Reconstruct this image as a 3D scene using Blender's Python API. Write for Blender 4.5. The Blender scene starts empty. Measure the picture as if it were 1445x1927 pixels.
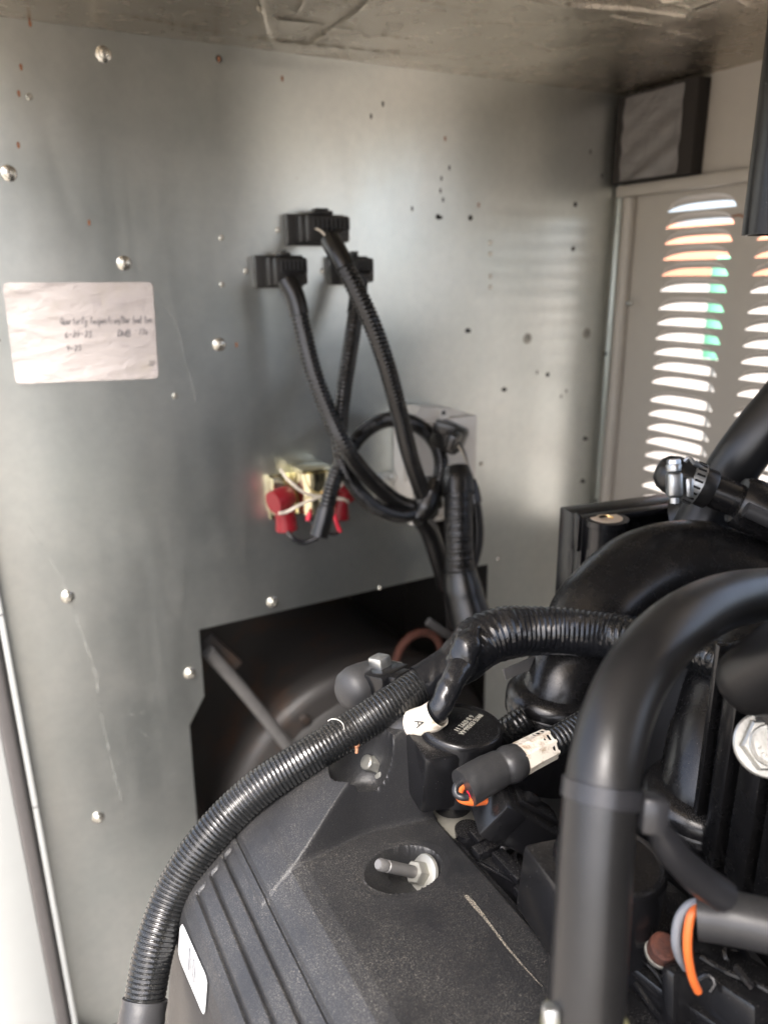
import bpy, bmesh, math, random
from mathutils import Vector, Matrix
random.seed(7)
R = math.radians
V = Vector
# ------------------------------------------------------------------ camera
H = 1.15                                    # camera height above the ground
sc = bpy.context.scene
YAW, PITCH, ROLL = R(61.9), R(17.6), R(-0.8)
FPX, CXP, CYP = 1420.0, 722.5, 963.5        # focal length and centre in photo pixels
FW = V((math.cos(YAW)*math.cos(PITCH), math.sin(YAW)*math.cos(PITCH), -math.sin(PITCH)))
_rt = V((math.sin(YAW), -math.cos(YAW), 0)); _up = _rt.cross(FW)
RT = _rt*math.cos(ROLL) + _up*math.sin(ROLL); UP = -_rt*math.sin(ROLL) + _up*math.cos(ROLL)
CAM = V((0, 0, H))
cd = bpy.data.cameras.new('camera'); cam = bpy.data.objects.new('camera', cd)
sc.collection.objects.link(cam); sc.camera = cam
m = Matrix((RT, UP, -FW)).transposed().to_4x4(); m.translation = CAM; cam.matrix_world = m
cd.sensor_fit = 'VERTICAL'; cd.sensor_height = 9.8; cd.sensor_width = 7.35
cd.lens = 9.8*FPX/1927.0
cd.clip_start = 0.01; cd.clip_end = 600
cd.dof.use_dof = True; cd.dof.focus_distance = 0.43; cd.dof.aperture_fstop = 1.9
# ------------------------------------------------------------------ light
w = bpy.data.worlds.new('World'); sc.world = w; w.use_nodes = True
nt = w.node_tree; nt.nodes.clear()
sky = nt.nodes.new('ShaderNodeTexSky'); sky.sky_type = 'NISHITA'; sky.sun_disc = False
SUN_EL, SUN_AZ = R(56), R(222)              # azimuth clockwise from +Y
sky.sun_elevation = SUN_EL; sky.sun_rotation = SUN_AZ
sky.dust_density = 4.5; sky.air_density = 0.65; sky.ozone_density = 0.5
bg = nt.nodes.new('ShaderNodeBackground'); bg.inputs[1].default_value = 0.15
ow = nt.nodes.new('ShaderNodeOutputWorld')
hs = nt.nodes.new('ShaderNodeHueSaturation'); hs.inputs['Saturation'].default_value = .75      # thin white overcast
nt.links.new(sky.outputs[0], hs.inputs['Color']); nt.links.new(hs.outputs[0], bg.inputs[0]); nt.links.new(bg.outputs[0], ow.inputs[0])
S = V((math.cos(SUN_EL)*math.sin(SUN_AZ), math.cos(SUN_EL)*math.cos(SUN_AZ), math.sin(SUN_EL)))
sd = bpy.data.lights.new('sun', 'SUN'); sd.energy = 1.3; sd.angle = R(20); sd.color = (1, .98, .955)
so = bpy.data.objects.new('sun', sd); sc.collection.objects.link(so)
so.rotation_euler = S.to_track_quat('Z', 'Y').to_euler(); so.location = S*20
sc.view_settings.view_transform = 'Standard'; sc.view_settings.look = 'None'
sc.view_settings.gamma = 1; sc.view_settings.use_curve_mapping = False
sc.view_settings.exposure = 2.3
sc.cycles.max_bounces = 10; sc.cycles.diffuse_bounces = 5; sc.cycles.glossy_bounces = 5

# ------------------------------------------------------------------ helpers
def ray(x, y): return RT*((x-CXP)/FPX) + UP*((CYP-y)/FPX) + FW
def P(x, y, d): return CAM + ray(x, y)*d
def PY(x, y, Y): r = ray(x, y); return CAM + r*(Y/r.y)
def PX(x, y, X): r = ray(x, y); return CAM + r*(X/r.x)
def PZ(x, y, Z): r = ray(x, y); return CAM + r*((Z-H)/r.z)
def lerp(a, b, t): return a+(b-a)*t
def sm(t): t = max(0., min(1., t)); return t*t*(3-2*t)
COL = sc.collection
class MB:
    def __init__(s): s.v = []; s.f = []
    def add(s, vs, fs):
        o = len(s.v); s.v += [V(p) for p in vs]; s.f += [tuple(i+o for i in f) for f in fs]; return s
def link(o): COL.objects.link(o); return o
def mesh(name, mb, mat, smooth=True, angle=38):
    me = bpy.data.meshes.new(name); me.from_pydata([tuple(p) for p in mb.v], [], mb.f); me.validate(); me.update()
    b = bmesh.new(); b.from_mesh(me); bmesh.ops.recalc_face_normals(b, faces=b.faces); b.to_mesh(me); b.free()
    if smooth:
        me.polygons.foreach_set('use_smooth', [True]*len(me.polygons)); me.set_sharp_from_angle(angle=R(angle))
    me.materials.append(mat); return me
def root(name, label, cat, base, group=None):
    o = bpy.data.objects.new(name, None); o.empty_display_size = .02; o.location = base; link(o)
    o['label'] = label; o['category'] = cat
    if group: o['group'] = group
    return o
def worldloc(o):
    p = V((0, 0, 0))
    while o is not None: p = p+o.location; o = o.parent
    return p
def part(name, mb, mat, parent, smooth=True, angle=38, label=None, at=None):
    """mesh given in world coordinates, parented under a thing or a part"""
    pw = worldloc(parent); at = V(at) if at is not None else pw
    mb.v = [p-at for p in mb.v]
    o = bpy.data.objects.new(name, mesh(name, mb, mat, smooth, angle)); link(o)
    o.parent = parent; o.location = at-pw
    if label: o['label'] = label
    return o
def copypart(src, parent, loc, rot=None):
    o = src.copy(); link(o); o.parent = parent; o.location = V(loc)-worldloc(parent)
    if rot: o.rotation_euler = rot
    return o
def single(name, mb, mat, label=None, cat=None, kind=None, group=None, smooth=True, angle=38, base=None):
    if base is None:
        n = len(mb.v); c = sum(mb.v, V((0, 0, 0)))/n; base = V((c.x, c.y, min(p.z for p in mb.v)))
    mb.v = [p-base for p in mb.v]
    o = bpy.data.objects.new(name, mesh(name, mb, mat, smooth, angle)); link(o); o.location = base
    if label: o['label'] = label; o['category'] = cat
    if kind: o['kind'] = kind
    if group: o['group'] = group
    return o
def copy_tree(o, parent=None, shift=None, label=None):
    c = o.copy(); link(c); c.parent = parent
    if shift is not None: c.location = c.location+V(shift)
    if label: c['label'] = label
    for ch in list(o.children): copy_tree(ch, c)
    return c
# ---- shapes
def frame(axis, hint=None):
    a = V(axis).normalized(); h = V(hint) if hint is not None else (V((0, 0, 1)) if abs(a.z) < .9 else V((1, 0, 0)))
    u = (h-a*h.dot(a)).normalized(); return u, a.cross(u), a
def box(mb, c, ax, ay, az, sx, sy, sz, bev=0, seg=2):
    """oriented box: unit axes, full sizes"""
    b = bmesh.new(); bmesh.ops.create_cube(b, size=1)
    for v in b.verts: v.co = V((v.co.x*sx, v.co.y*sy, v.co.z*sz))
    if bev: bmesh.ops.bevel(b, geom=b.edges[:], offset=min(bev, .45*min(sx, sy, sz)), segments=seg, profile=.5, affect='EDGES')
    b.verts.index_update(); c = V(c)
    mb.add([c+ax*v.co.x+ay*v.co.y+az*v.co.z for v in b.verts], [tuple(v.index for v in f.verts) for f in b.faces]); b.free(); return mb
EX, EY, EZ = V((1, 0, 0)), V((0, 1, 0)), V((0, 0, 1))
def abox(mb, x0, x1, y0, y1, z0, z1, bev=0, seg=2):
    return box(mb, ((x0+x1)/2, (y0+y1)/2, (z0+z1)/2), EX, EY, EZ, abs(x1-x0), abs(y1-y0), abs(z1-z0), bev, seg)
def lathe(mb, prof, org, axis, seg=32, cap0=True, cap1=True, hint=None, sq=1, a0=0):
    u, v, a = frame(axis, hint); vs = []; fs = []; n = len(prof); org = V(org)
    for (r, h) in prof:
        for k in range(seg):
            t = a0+2*math.pi*k/seg; vs.append(org+a*h+u*(r*math.cos(t))+v*(r*math.sin(t)*sq))
    for i in range(n-1):
        for k in range(seg): fs.append((i*seg+k, i*seg+(k+1) % seg, (i+1)*seg+(k+1) % seg, (i+1)*seg+k))
    if cap0: fs.append(tuple(range(seg))[::-1])
    if cap1: fs.append(tuple((n-1)*seg+k for k in range(seg)))
    return mb.add(vs, fs)
def prism(mb, poly, ext):
    from mathutils.geometry import tessellate_polygon
    n = len(poly); ext = V(ext); P0 = [V(p) for p in poly]; tr = tessellate_polygon([P0])
    fs = [tuple(t) for t in tr]+[tuple(n+k for k in t) for t in tr]+[(i, (i+1) % n, n+(i+1) % n, n+i) for i in range(n)]
    return mb.add(P0+[p+ext for p in P0], fs)
def smooth_path(pts, step):
    """Catmull-Rom through (pos, radius) pairs, resampled evenly"""
    ps = [V(p[0]) for p in pts]; rs = [p[1] for p in pts]; out = []; n = len(ps)
    for i in range(n-1):
        p0 = ps[i-1] if i > 0 else ps[0]*2-ps[1]; p1, p2 = ps[i], ps[i+1]; p3 = ps[i+2] if i+2 < n else ps[-1]*2-ps[-2]
        K = 24
        for k in range(K):
            t = k/K; t2 = t*t; t3 = t2*t
            out.append(((p1*2+(p2-p0)*t+(p0*2-p1*5+p2*4-p3)*t2+(p1*3-p0-p2*3+p3)*t3)*.5, lerp(rs[i], rs[i+1], sm(t))))
    out.append((ps[-1], rs[-1]))
    L = [0]
    for a, b in zip(out, out[1:]): L.append(L[-1]+(b[0]-a[0]).length)
    N = max(2, int(round(L[-1]/step))); res = []; j = 0
    for k in range(N+1):
        s = L[-1]*k/N
        while j < len(L)-2 and L[j+1] < s: j += 1
        t = (s-L[j])/max(1e-9, L[j+1]-L[j]); res.append((out[j][0].lerp(out[j+1][0], t), lerp(out[j][1], out[j+1][1], t), s))
    return res
def sweep(mb, path, seg=20, rfun=None, caps=True, hint=None):
    n = len(path); T = []
    for i in range(n):
        T.append((path[min(n-1, i+1)][0]-path[max(0, i-1)][0]).normalized())
    u, v, a = frame(T[0], hint); vs = []; fs = []
    for i in range(n):
        u = (u-T[i]*u.dot(T[i])).normalized(); v = T[i].cross(u); p, r, s = path[i]
        for k in range(seg):
            t = 2*math.pi*k/seg; rr = r*(rfun(s, t, i/(n-1)) if rfun else 1); vs.append(p+u*(rr*math.cos(t))+v*(rr*math.sin(t)))
    for i in range(n-1):
        for k in range(seg): fs.append((i*seg+k, i*seg+(k+1) % seg, (i+1)*seg+(k+1) % seg, (i+1)*seg+k))
    if caps: fs.append(tuple(range(seg))[::-1]); fs.append(tuple((n-1)*seg+k for k in range(seg)))
    return mb.add(vs, fs)
def tube(mb, pts, step=.003, seg=20, rfun=None, caps=True, hint=None): return sweep(mb, smooth_path(pts, step), seg, rfun, caps, hint)
def PD(l): return [(P(x, y, d), r) for x, y, d, r in l]
def corr(pitch, amp=.07, seam=None, sa=.05, duty=.5):
    def f(s, t, u):
        c = math.cos(2*math.pi*s/pitch); q = max(-1, min(1, c*2.4+1.5)); k = 1-amp*(.5-.5*q)
        if seam is not None:
            d = abs((t-seam+math.pi) % (2*math.pi)-math.pi)
            if d < .38: k = 1-sa*(1-d/.38)-(amp*.5*(.5-.5*math.cos(4*math.pi*s/pitch)))*(d/.38)
        return k
    return f
def hexprof(mb, org, axis, r, h, hint=None): return lathe(mb, [(r*.86, 0), (r, .0), (r, h*.8), (r*.88, h)], org, axis, 6, hint=hint)
def textmesh(s, size, ext=.0002):
    cu = bpy.data.curves.new('lettering', 'FONT'); cu.body = s; cu.size = size; cu.extrude = ext; cu.resolution_u = 2
    o = bpy.data.objects.new('lettering', cu); link(o); dg = bpy.context.evaluated_depsgraph_get()
    me = bpy.data.meshes.new_from_object(o.evaluated_get(dg)); mb = MB()
    mb.add([v.co.copy() for v in me.vertices], [tuple(p.vertices) for p in me.polygons])
    bpy.data.objects.remove(o); bpy.data.curves.remove(cu); bpy.data.meshes.remove(me); return mb
def place(mb, org, ax, ay):
    az = ax.cross(ay); mb.v = [org+ax*p.x+ay*p.y+az*p.z for p in mb.v]; return mb

# ------------------------------------------------------------------ materials
class NT:
    def __init__(s, name):
        s.m = bpy.data.materials.new(name); s.m.use_nodes = True; s.t = s.m.node_tree; s.b = s.t.nodes['Principled BSDF']
        s.tc = s.n('ShaderNodeTexCoord').outputs['Object']
    def n(s, typ, **k):
        x = s.t.nodes.new(typ)
        for a, v in k.items(): setattr(x, a, v)
        return x
    def l(s, a, b): s.t.links.new(a, b)
    def inp(s, node, i, v):
        if isinstance(v, (int, float, tuple, list)):
            node.inputs[i].default_value = v
        else: s.l(v, node.inputs[i])
    def noise(s, scale, detail=3, rough=.55, co=None, dist=0):
        x = s.n('ShaderNodeTexNoise'); x.inputs['Scale'].default_value = scale; x.inputs['Detail'].default_value = detail
        x.inputs['Roughness'].default_value = rough; x.inputs['Distortion'].default_value = dist; s.l(co or s.tc, x.inputs['Vector']); return x.outputs['Fac']
    def voro(s, scale, out='Distance', co=None):
        x = s.n('ShaderNodeTexVoronoi'); x.inputs['Scale'].default_value = scale; s.l(co or s.tc, x.inputs['Vector']); return x.outputs[out]
    def scaled(s, sx, sy, sz):
        x = s.n('ShaderNodeMapping'); x.inputs['Scale'].default_value = (sx, sy, sz); s.l(s.tc, x.inputs['Vector']); return x.outputs[0]
    def rng(s, v, a, b, c=0., d=1.):
        x = s.n('ShaderNodeMapRange'); s.l(v, x.inputs[0])
        for i, q in enumerate((a, b, c, d)): x.inputs[i+1].default_value = q
        return x.outputs[0]
    def math(s, op, a, b=0.):
        x = s.n('ShaderNodeMath', operation=op); s.inp(x, 0, a); s.inp(x, 1, b); return x.outputs[0]
    def mix(s, f, a, b):
        x = s.n('ShaderNodeMix', data_type='RGBA'); s.inp(x, 0, f)
        for i, q in ((6, a), (7, b)):
            if isinstance(q, tuple): x.inputs[i].default_value = (*q, 1)
            else: s.l(q, x.inputs[i])
        return x.outputs[2]
    def nz(s):
        g = s.n('ShaderNodeNewGeometry'); x = s.n('ShaderNodeSeparateXYZ'); s.l(g.outputs['Normal'], x.inputs[0]); return x.outputs[2]
    def bump(s, h, strength=.3, dist=.001, prev=None):
        x = s.n('ShaderNodeBump'); x.inputs['Strength'].default_value = strength; x.inputs['Distance'].default_value = dist
        s.l(h, x.inputs['Height'])
        if prev is not None: s.l(prev, x.inputs['Normal'])
        return x.outputs[0]
    def set(s, col=None, rough=None, metal=None, normal=None, spec=None):
        for nm, v in (('Base Color', col), ('Roughness', rough), ('Metallic', metal), ('Specular IOR Level', spec)):
            if v is None: continue
            if isinstance(v, tuple): s.b.inputs[nm].default_value = (*v, 1)
            elif isinstance(v, (int, float)): s.b.inputs[nm].default_value = v
            else: s.l(v, s.b.inputs[nm])
        if normal is not None: s.l(normal, s.b.inputs['Normal'])
        return s.m
DUST = (.27, .25, .215)
def plastic(name, col, rough=.35, dust=.5, grain=0., speck=.5, film=.10, gscale=2600, rvar=.1):
    t = NT(name); up = t.rng(t.nz(), .1, .95)
    fine = t.rng(t.noise(1900, 2, .6), .54, .74); patch = t.rng(t.noise(28, 7, .7), .30, .80)
    sp = t.math('MULTIPLY', t.math('MULTIPLY', fine, up), t.math('MULTIPLY', patch, dust))
    fl = t.math('MULTIPLY', t.math('MULTIPLY', up, patch), film)
    stray = t.math('MULTIPLY', t.rng(t.voro(420), .10, .05), t.rng(t.noise(130, 1), .55, .62)); stray = t.math('MULTIPLY', stray, speck)
    f = t.math('MAXIMUM', t.math('ADD', sp, fl), stray)
    c = t.mix(f, t.mix(t.noise(30, 4), tuple(q*.8 for q in col), tuple(q*1.25 for q in col)), DUST)
    rr = t.math('ADD', t.rng(t.noise(90, 7, .75), .25, .75, rough-rvar*.5, rough+rvar*.5), t.math('MULTIPLY', f, .35))
    nr = None
    if grain: nr = t.bump(t.noise(gscale, 2, .6), grain, .0004)
    return t.set(c, rr, 0, nr)
M = {}
M['cover'] = plastic('cover_plastic', (.014, .0142, .0155), .40, 1.0, .6, .5, .012, 1500, .05)
M['loom'] = plastic('loom_plastic', (.008, .0085, .009), .16, .8, 0, .5, .02)
M['tape'] = plastic('black_tape', (.008, .0085, .010), .20, .35, .12, .5, .05, 300)
M['gloss'] = plastic('moulded_plastic', (.006, .006, .0068), .24, .38, .06, .45, .012, 900)
M['runner'] = plastic('runner_plastic', (.0065, .0063, .0066), .26, .25, .06, .9, .01, 700)
M['rubber'] = plastic('black_rubber', (.010, .0098, .010), .33, .10, .10, .25, .04, 500)
M['greyrubber'] = plastic('dusty_rubber', (.026, .026, .027), .5, .3, .12, .3, .06, 900)
M['sleeve'] = plastic('heat_shrink', (.024, .024, .025), .38, .4, .25, .5, .05, 250)
M['backblack'] = plastic('conduit_black', (.006, .0058, .0058), .30, .0, 0, .0, .006)
M['conn'] = plastic('connector_black', (.018, .0175, .017), .42, .1, 0, .2, .03)
M['block'] = plastic('engine_dark', (.010, .0095, .009), .55, .25, .3, .5, .1, 500)
def metal(name, col, rough, grime=.25, gcol=(.12, .10, .08), bump=.15, bs=400, metallic=1.):
    t = NT(name); g = t.rng(t.noise(80, 5, .65), .45, .8, 0, grime)
    return t.set(t.mix(g, col, gcol), t.rng(t.noise(150, 3), .3, .7, rough*.8, rough*1.25), t.math('SUBTRACT', metallic, g), t.bump(t.noise(bs, 3), bump, .0004))
M['zinc'] = metal('zinc_plate', (.62, .63, .61), .38, .2)
M['zincwhite'] = metal('white_zinc', (.40, .395, .36), .36, .35, (.24, .21, .15), .3, 600, .8)
M['clampsteel'] = metal('clamp_steel', (.45, .47, .48), .35, .35)
M['chrome'] = metal('yellow_chromate', (.78, .72, .48), .16, .15, (.35, .28, .12), .05)
M['alu'] = metal('cast_aluminium', (.62, .60, .56), .5, .15, (.4, .36, .3), .1, 300, .35)
M['casting'] = metal('dirty_casting', (.20, .19, .16), .6, .7, (.10, .09, .07), .5, 200, .5)
M['brass'] = metal('brass', (.70, .45, .18), .3, .2)
M['tan'] = metal('bushing_face', (.62, .50, .38), .5, .2, (.3, .2, .1), .1, 400, .3)
def rust():
    t = NT('rust'); n = t.noise(160, 5, .7); return t.set(t.mix(t.rng(n, .35, .7), (.035, .012, .009), (.11, .032, .015)), .85, 0, t.bump(t.noise(500, 4, .7), .8, .0008))
M['rust'] = rust()
def plain(name, col, rough=.5, bump=0, bs=300, var=.12, metallic=0):
    t = NT(name); return t.set(t.mix(t.noise(50, 4), tuple(q*(1-var) for q in col), tuple(min(1, q*(1+var)) for q in col)), rough, metallic, t.bump(t.noise(bs, 3), bump, .0006) if bump else None)
M['orange'] = plain('orange_insulation', (.70, .15, .035), .4)
M['redins'] = plain('red_insulation', (.62, .02, .05), .4)
M['whitewire'] = plain('white_insulation', (.20, .21, .23), .3)
M['blackwire'] = plain('black_insulation', (.015, .015, .017), .35)
M['boot'] = plain('red_vinyl_boot', (.20, .006, .012), .38, .05, 200)
M['tie'] = plain('natural_nylon', (.62, .56, .46), .4)
M['blacktie'] = plain('black_nylon', (.02, .02, .022), .3)
M['ink'] = plain('pencil', (.10, .10, .11), .6)
M['faint'] = plain('faded_ink', (.50, .45, .45), .7)
M['inklabel'] = plain('black_print', (.02, .018, .018), .5)
M['barcode'] = plain('barcode_print', (.05, .05, .055), .5)
M['emboss'] = plain('pale_print', (.42, .40, .34), .6)
M['hole'] = plain('hole_shadow', (.006, .006, .006), .9)
M['sticker'] = plain('white_sticker', (.56, .56, .555), .45, 0, 300, .02)
def label_mat():
    t = NT('stained_label'); s = t.rng(t.noise(140, 5, .7), .5, .72); return t.set(t.mix(s, (.72, .66, .56), (.25, .15, .07)), .55, 0, t.bump(t.noise(120, 3), .3, .001))
M['labelmat'] = label_mat()
def paper():
    t = NT('card_paper'); st = t.math('MULTIPLY', t.rng(t.noise(26, 4, .6), .55, .75), .45)
    n1 = t.bump(t.noise(38, 5, .6, t.scaled(1, 1, 2.2), 1.2), .55, .004)
    return t.set(t.mix(st, (.50, .455, .43), (.42, .38, .30)), .6, 0, t.bump(t.noise(300, 3), .15, .0006, n1))
M['paper'] = paper()
def galv():
    t = NT('galvanized_steel')
    fl = t.noise(7, 5, .6); streak = t.noise(4, 4, .6, t.scaled(5, 5, .5))
    c = t.mix(t.rng(fl, .3, .7), (.63, .675, .655), (.745, .765, .735)); c = t.mix(t.rng(t.noise(75, 4, .65), .35, .65, 0, .22), c, (.50, .53, .525))
    c = t.mix(t.rng(streak, .45, .8, 0, .10), c, (.56, .535, .48))
    dots = t.math('MULTIPLY', t.rng(t.voro(26), .050, .030), t.rng(t.noise(9, 2), .58, .62)); c = t.mix(t.math('MULTIPLY', dots, .8), c, (.16, .10, .05))
    met = t.math('SUBTRACT', .96, t.math('MULTIPLY', dots, .8))
    wipe = t.noise(9, 5, .65, t.scaled(3.2, 1, .55), .6); smear = t.rng(t.noise(3, 6, .7), .40, .75)
    rr = t.math('ADD', t.rng(fl, .3, .7, .28, .33), t.math('MULTIPLY', t.rng(wipe, .42, .7), t.math('MULTIPLY', smear, .10)))
    c = t.mix(t.math('MULTIPLY', t.rng(wipe, .45, .75), t.math('MULTIPLY', smear, .22)), c, (.74, .74, .70))
    wav = t.bump(t.noise(2.6, 2, .5), .16, .02); return t.set(c, rr, met, wav)
M['galv'] = galv()
def foil():
    t = NT('foil_facing'); fine = t.noise(60, 6, .7, t.scaled(.5, 2.6, 1), .3); mid = t.noise(14, 4, .6, t.scaled(.5, 2.2, 1), .5)
    n = t.bump(mid, .18, .006); n = t.bump(fine, .55, .0020, n); d = t.rng(t.noise(5, 4, .6), .4, .75, 0, .35)
    return t.set(t.mix(d, (.52, .46, .375), (.38, .33, .26)), t.rng(t.noise(40, 4), .3, .7, .22, .30), .93, n)
M['foil'] = foil()
def foil2():
    t = NT('dull_foil'); n = t.bump(t.noise(34, 6, .65, None, .8), .6, .006); return t.set(t.mix(t.noise(40, 4), (.20, .185, .175), (.13, .12, .115)), .45, .5, n)
M['foilblock'] = foil2()
M['foam'] = plain('charcoal_foam', (.022, .018, .015), .95, .6, 500)
M['doorpaint'] = plain('beige_paint', (.36, .33, .285), .42, .05, 900, .05)
M['whitepaint'] = plain('white_paint', (.34, .35, .34), .38, .10, 700, .04)
M['gasket'] = plain('grey_gasket', (.075, .07, .068), .55, .25, 250, .15)
M['concrete'] = plain('concrete', (.34, .305, .26), .9, .3, 20, .12)
M['darkfloor'] = plain('base_frame', (.05, .045, .04), .7, .2, 60)
M['green'] = plain('mint_paint', (.22, .70, .42), .45)
M['orangepaint'] = plain('orange_paint', (.74, .31, .19), .5)
def alt():
    t = NT('alternator_paint'); return t.set(t.mix(t.rng(t.noise(10, 5, .7), .5, .72), (.030, .027, .025), (.06, .033, .02)), .5, 0, t.bump(t.noise(60, 4), .2, .002))
M['alt'] = alt()
M['altface'] = plain('alternator_face', (.038, .036, .034), .6, .15, 60)
M['dullrod'] = plain('dull_steel_bar', (.16, .155, .15), .5, .2, 200, .25, .4)
M['rustpanel'] = plain('rusty_brown_sheet', (.10, .045, .022), .8, .5, 60, .5)
M['hair'] = plain('pale_fibre', (.6, .58, .52), .6)
M['debris'] = plain('dry_leaf_bit', (.28, .13, .07), .8, .5, 400, .3)
M['screw'] = metal('stainless_screw', (.66, .64, .58), .25, .2)
M['olive'] = plain('olive_clamp', (.40, .38, .20), .4, .1, 300, .2, .4)

# ------------------------------------------------------------------ the setting
ZC = H+.2342                                 # ceiling
ZB = .13                                     # top of the base frame
XW, YP = .889, .9                            # louvred wall, partition
g = MB(); g.add([(-120, -120, 0), (120, -120, 0), (120, 120, 0), (-120, 120, 0)], [(0, 1, 2, 3)])
single('ground', g, M['concrete'], kind='structure', base=V((0, 0, 0)))
# base frame the engine stands on
g = MB(); abox(g, -.10, XW, -1.25, 1.55, .05, ZB-.001, .004)
single('base_frame', g, M['darkfloor'], kind='structure')
# enclosure end far behind the camera, and the dark compartment behind the partition
g = MB(); abox(g, -.02, XW, -1.26, -1.25, ZB, ZC-.002)
single('end_wall', g, M['darkfloor'], kind='structure')
g = MB(); abox(g, XW-.004, XW, -1.249, -.80, ZB, ZC+.038)
abox(g, XW-.004, XW, -.799, .329, ZB, H-.10)  # unseen sill, added to cut ground light and fill from this side
single('side_wall', g, M['darkfloor'], kind='structure')
g = MB(); abox(g, -.055, XW+.03, -1.3, 1.62, ZC+.04, ZC+.06)
single('roof', g, M['whitepaint'], kind='structure')
g = MB(); abox(g, -.10, -.09, .93, 1.6, ZB, ZC+.038); abox(g, XW, XW+.01, .905, 1.6, ZB, ZC+.038); abox(g, -.089, XW-.001, 1.55, 1.56, ZB, ZC+.038)
single('compartment_wall', g, M['darkfloor'], kind='structure')

# ---- foil-faced ceiling liner: a wrinkled sheet
def seg_d(px, py, a, b):
    ax, ay = a; bx, by = b; dx, dy = bx-ax, by-ay; t = max(0, min(1, ((px-ax)*dx+(py-ay)*dy)/(dx*dx+dy*dy))); return math.hypot(px-ax-dx*t, py-ay-dy*t), t
cre = []
def crease(x0, y0, x1, y1, h, wd):
    a = PZ(x0, y0, ZC); b = PZ(x1, y1, ZC); cre.append(((a.x, a.y), (b.x, b.y), h, wd))
for c in [(487, -60, 490, 22, .006, .0035), (490, 22, 508, 82, .006, .0035), (585, 88, 640, 50, .004, .002), (640, 50, 700, 2, .005, .003), (700, 2, 712, -60, .005, .003), (520, 40, 665, 62, .0025, .0015),
          (480, 78, 860, 118, .002, .0015), (230, 35, 480, 80, .0018, .0012), (560, 30, 590, -30, .003, .002), (1070, 10, 1295, 38, .006, .0035), (1295, 38, 1310, 22, .006, .003), (1310, 22, 1390, 0, .005, .003),
          (1225, -5, 1300, 25, .005, .003), (1240, -40, 1305, 20, .004, .0025), (1150, 40, 1245, 55, .003, .002), (1010, 85, 1180, 70, .0025, .0016), (1010, 92, 1200, 125, .002, .0016), (1255, 66, 1330, 84, .003, .0018),
          (1320, 105, 1410, 97, .0025, .0015), (1390, 10, 1445, 35, .003, .002), (1020, 28, 1150, 65, .002, .0014), (880, 45, 1130, 62, .002, .0015), (720, 70, 850, 95, .0014, .0012), (300, 20, 420, 36, .0014, .0012), (980, 0, 1080, 22, .003, .002),
          (1060, -30, 1290, 12, .004, .0025), (760, 0, 900, 30, .0016, .0012)]: crease(*c)
def ceil_h(x, y):
    h = 0
    for a, b, hh, wd in cre:
        if min(a[0], b[0])-.02 < x < max(a[0], b[0])+.02 and min(a[1], b[1])-.02 < y < max(a[1], b[1])+.02:
            d, t = seg_d(x, y, a, b)
            if d < wd*2.4: h += hh*math.exp(-(d/(wd*.75))**2)*(.5+.5*math.sin(math.pi*min(1, t+.25)))
    return h*.55+.0010*math.sin(x*19+y*7)*math.sin(y*11)+.0010*math.sin(x*53+1)*math.sin(y*37)
def grid(mb, xs, ys, fn):
    nx, ny = len(xs), len(ys); vs = [fn(x, y) for y in ys for x in xs]
    return mb.add(vs, [(j*nx+i, j*nx+i+1, (j+1)*nx+i+1, (j+1)*nx+i) for j in range(ny-1) for i in range(nx-1)])
xs = [-.05+.0018*i for i in range(int((XW+.05)/.0018))]+[XW-.0005]; ys = [-1.25+.06*i for i in range(28)]+[.45+.0018*i for i in range(250)]+[YP-.0005]
g = MB(); grid(g, xs, ys, lambda x, y: V((x, y, ZC+.003-ceil_h(x, y)*sm((YP-y)/.03)*sm((XW-x)/.03))))
o = single('ceiling_liner', g, M['foil'], 'wrinkled brown-silver foil insulation lining the roof', 'insulation', angle=80)

# ------------------------------------------------------------------ partition panel
PT = .0015
def pp(x, y): p = PY(x, y, YP); return V((p.x, YP, p.z))
xl, xr = -.09, XW-.001
op = [pp(375, 1185), pp(832, 1081), pp(787, 976), pp(800, 930), pp(872, 905), pp(884, 1068), pp(918, 1062)]
opr = op[-1].x
poly = [V((xl, YP, ZC+.004)), V((xr, YP, ZC+.004)), V((xr, YP, ZB)), V((opr+.004, YP, ZB)), *op[::-1], pp(385, 1310), pp(357, 1365), pp(370, 1530), V((.176, YP, ZB)), V((xl, YP, ZB))]
panel = root('partition_panel', 'galvanized steel partition sheet carrying the paper note and cables', 'panel', V((.45, YP, ZB)))
part('sheet', prism(MB(), poly, (0, PT, 0)), M['galv'], panel, smooth=False)
# rolled lip at the right edge of the sheet
g = MB(); abox(g, xr-.004, xr-.0002, YP-.0035, YP-.0003, .37, ZC-.004, .001); part('edge_lip', g, M['galv'], panel)
def screw_mb():
    g = MB(); lathe(g, [(.0075, 0), (.0078, .0006), (.0070, .0014), (.0052, .0018), (.0052, .0048), (.0044, .0062), (.0020, .0068), (.0018, .0052)], (0, 0, 0), (0, -1, 0), 20); return g
srcs = None
def onpanel(mb, name, mat, pts, src=None, rot=False):
    s = src
    for (x, y) in pts:
        q = pp(x, y)
        if s is None:
            mb.v = [p+q for p in mb.v]; s = part(name, mb, mat, panel, at=q)
        else: copypart(s, panel, q, (0, random.uniform(0, 3), 0) if rot else None)
    return s
onpanel(screw_mb(), 'screw', M['screw'], [(195, 102), (17, 326), (234, 495), (413, 648), (128, 1123), (358, 1267), (513, 1133), (185, 1538)], rot=True)
def riv_mb(r, h):
    g = MB(); lathe(g, [(r, 0), (r*.95, h*.5), (r*.6, h), (r*.25, h*1.02), (r*.2, h*.7)], (0, 0, 0), (0, -1, 0), 14); return g
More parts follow.
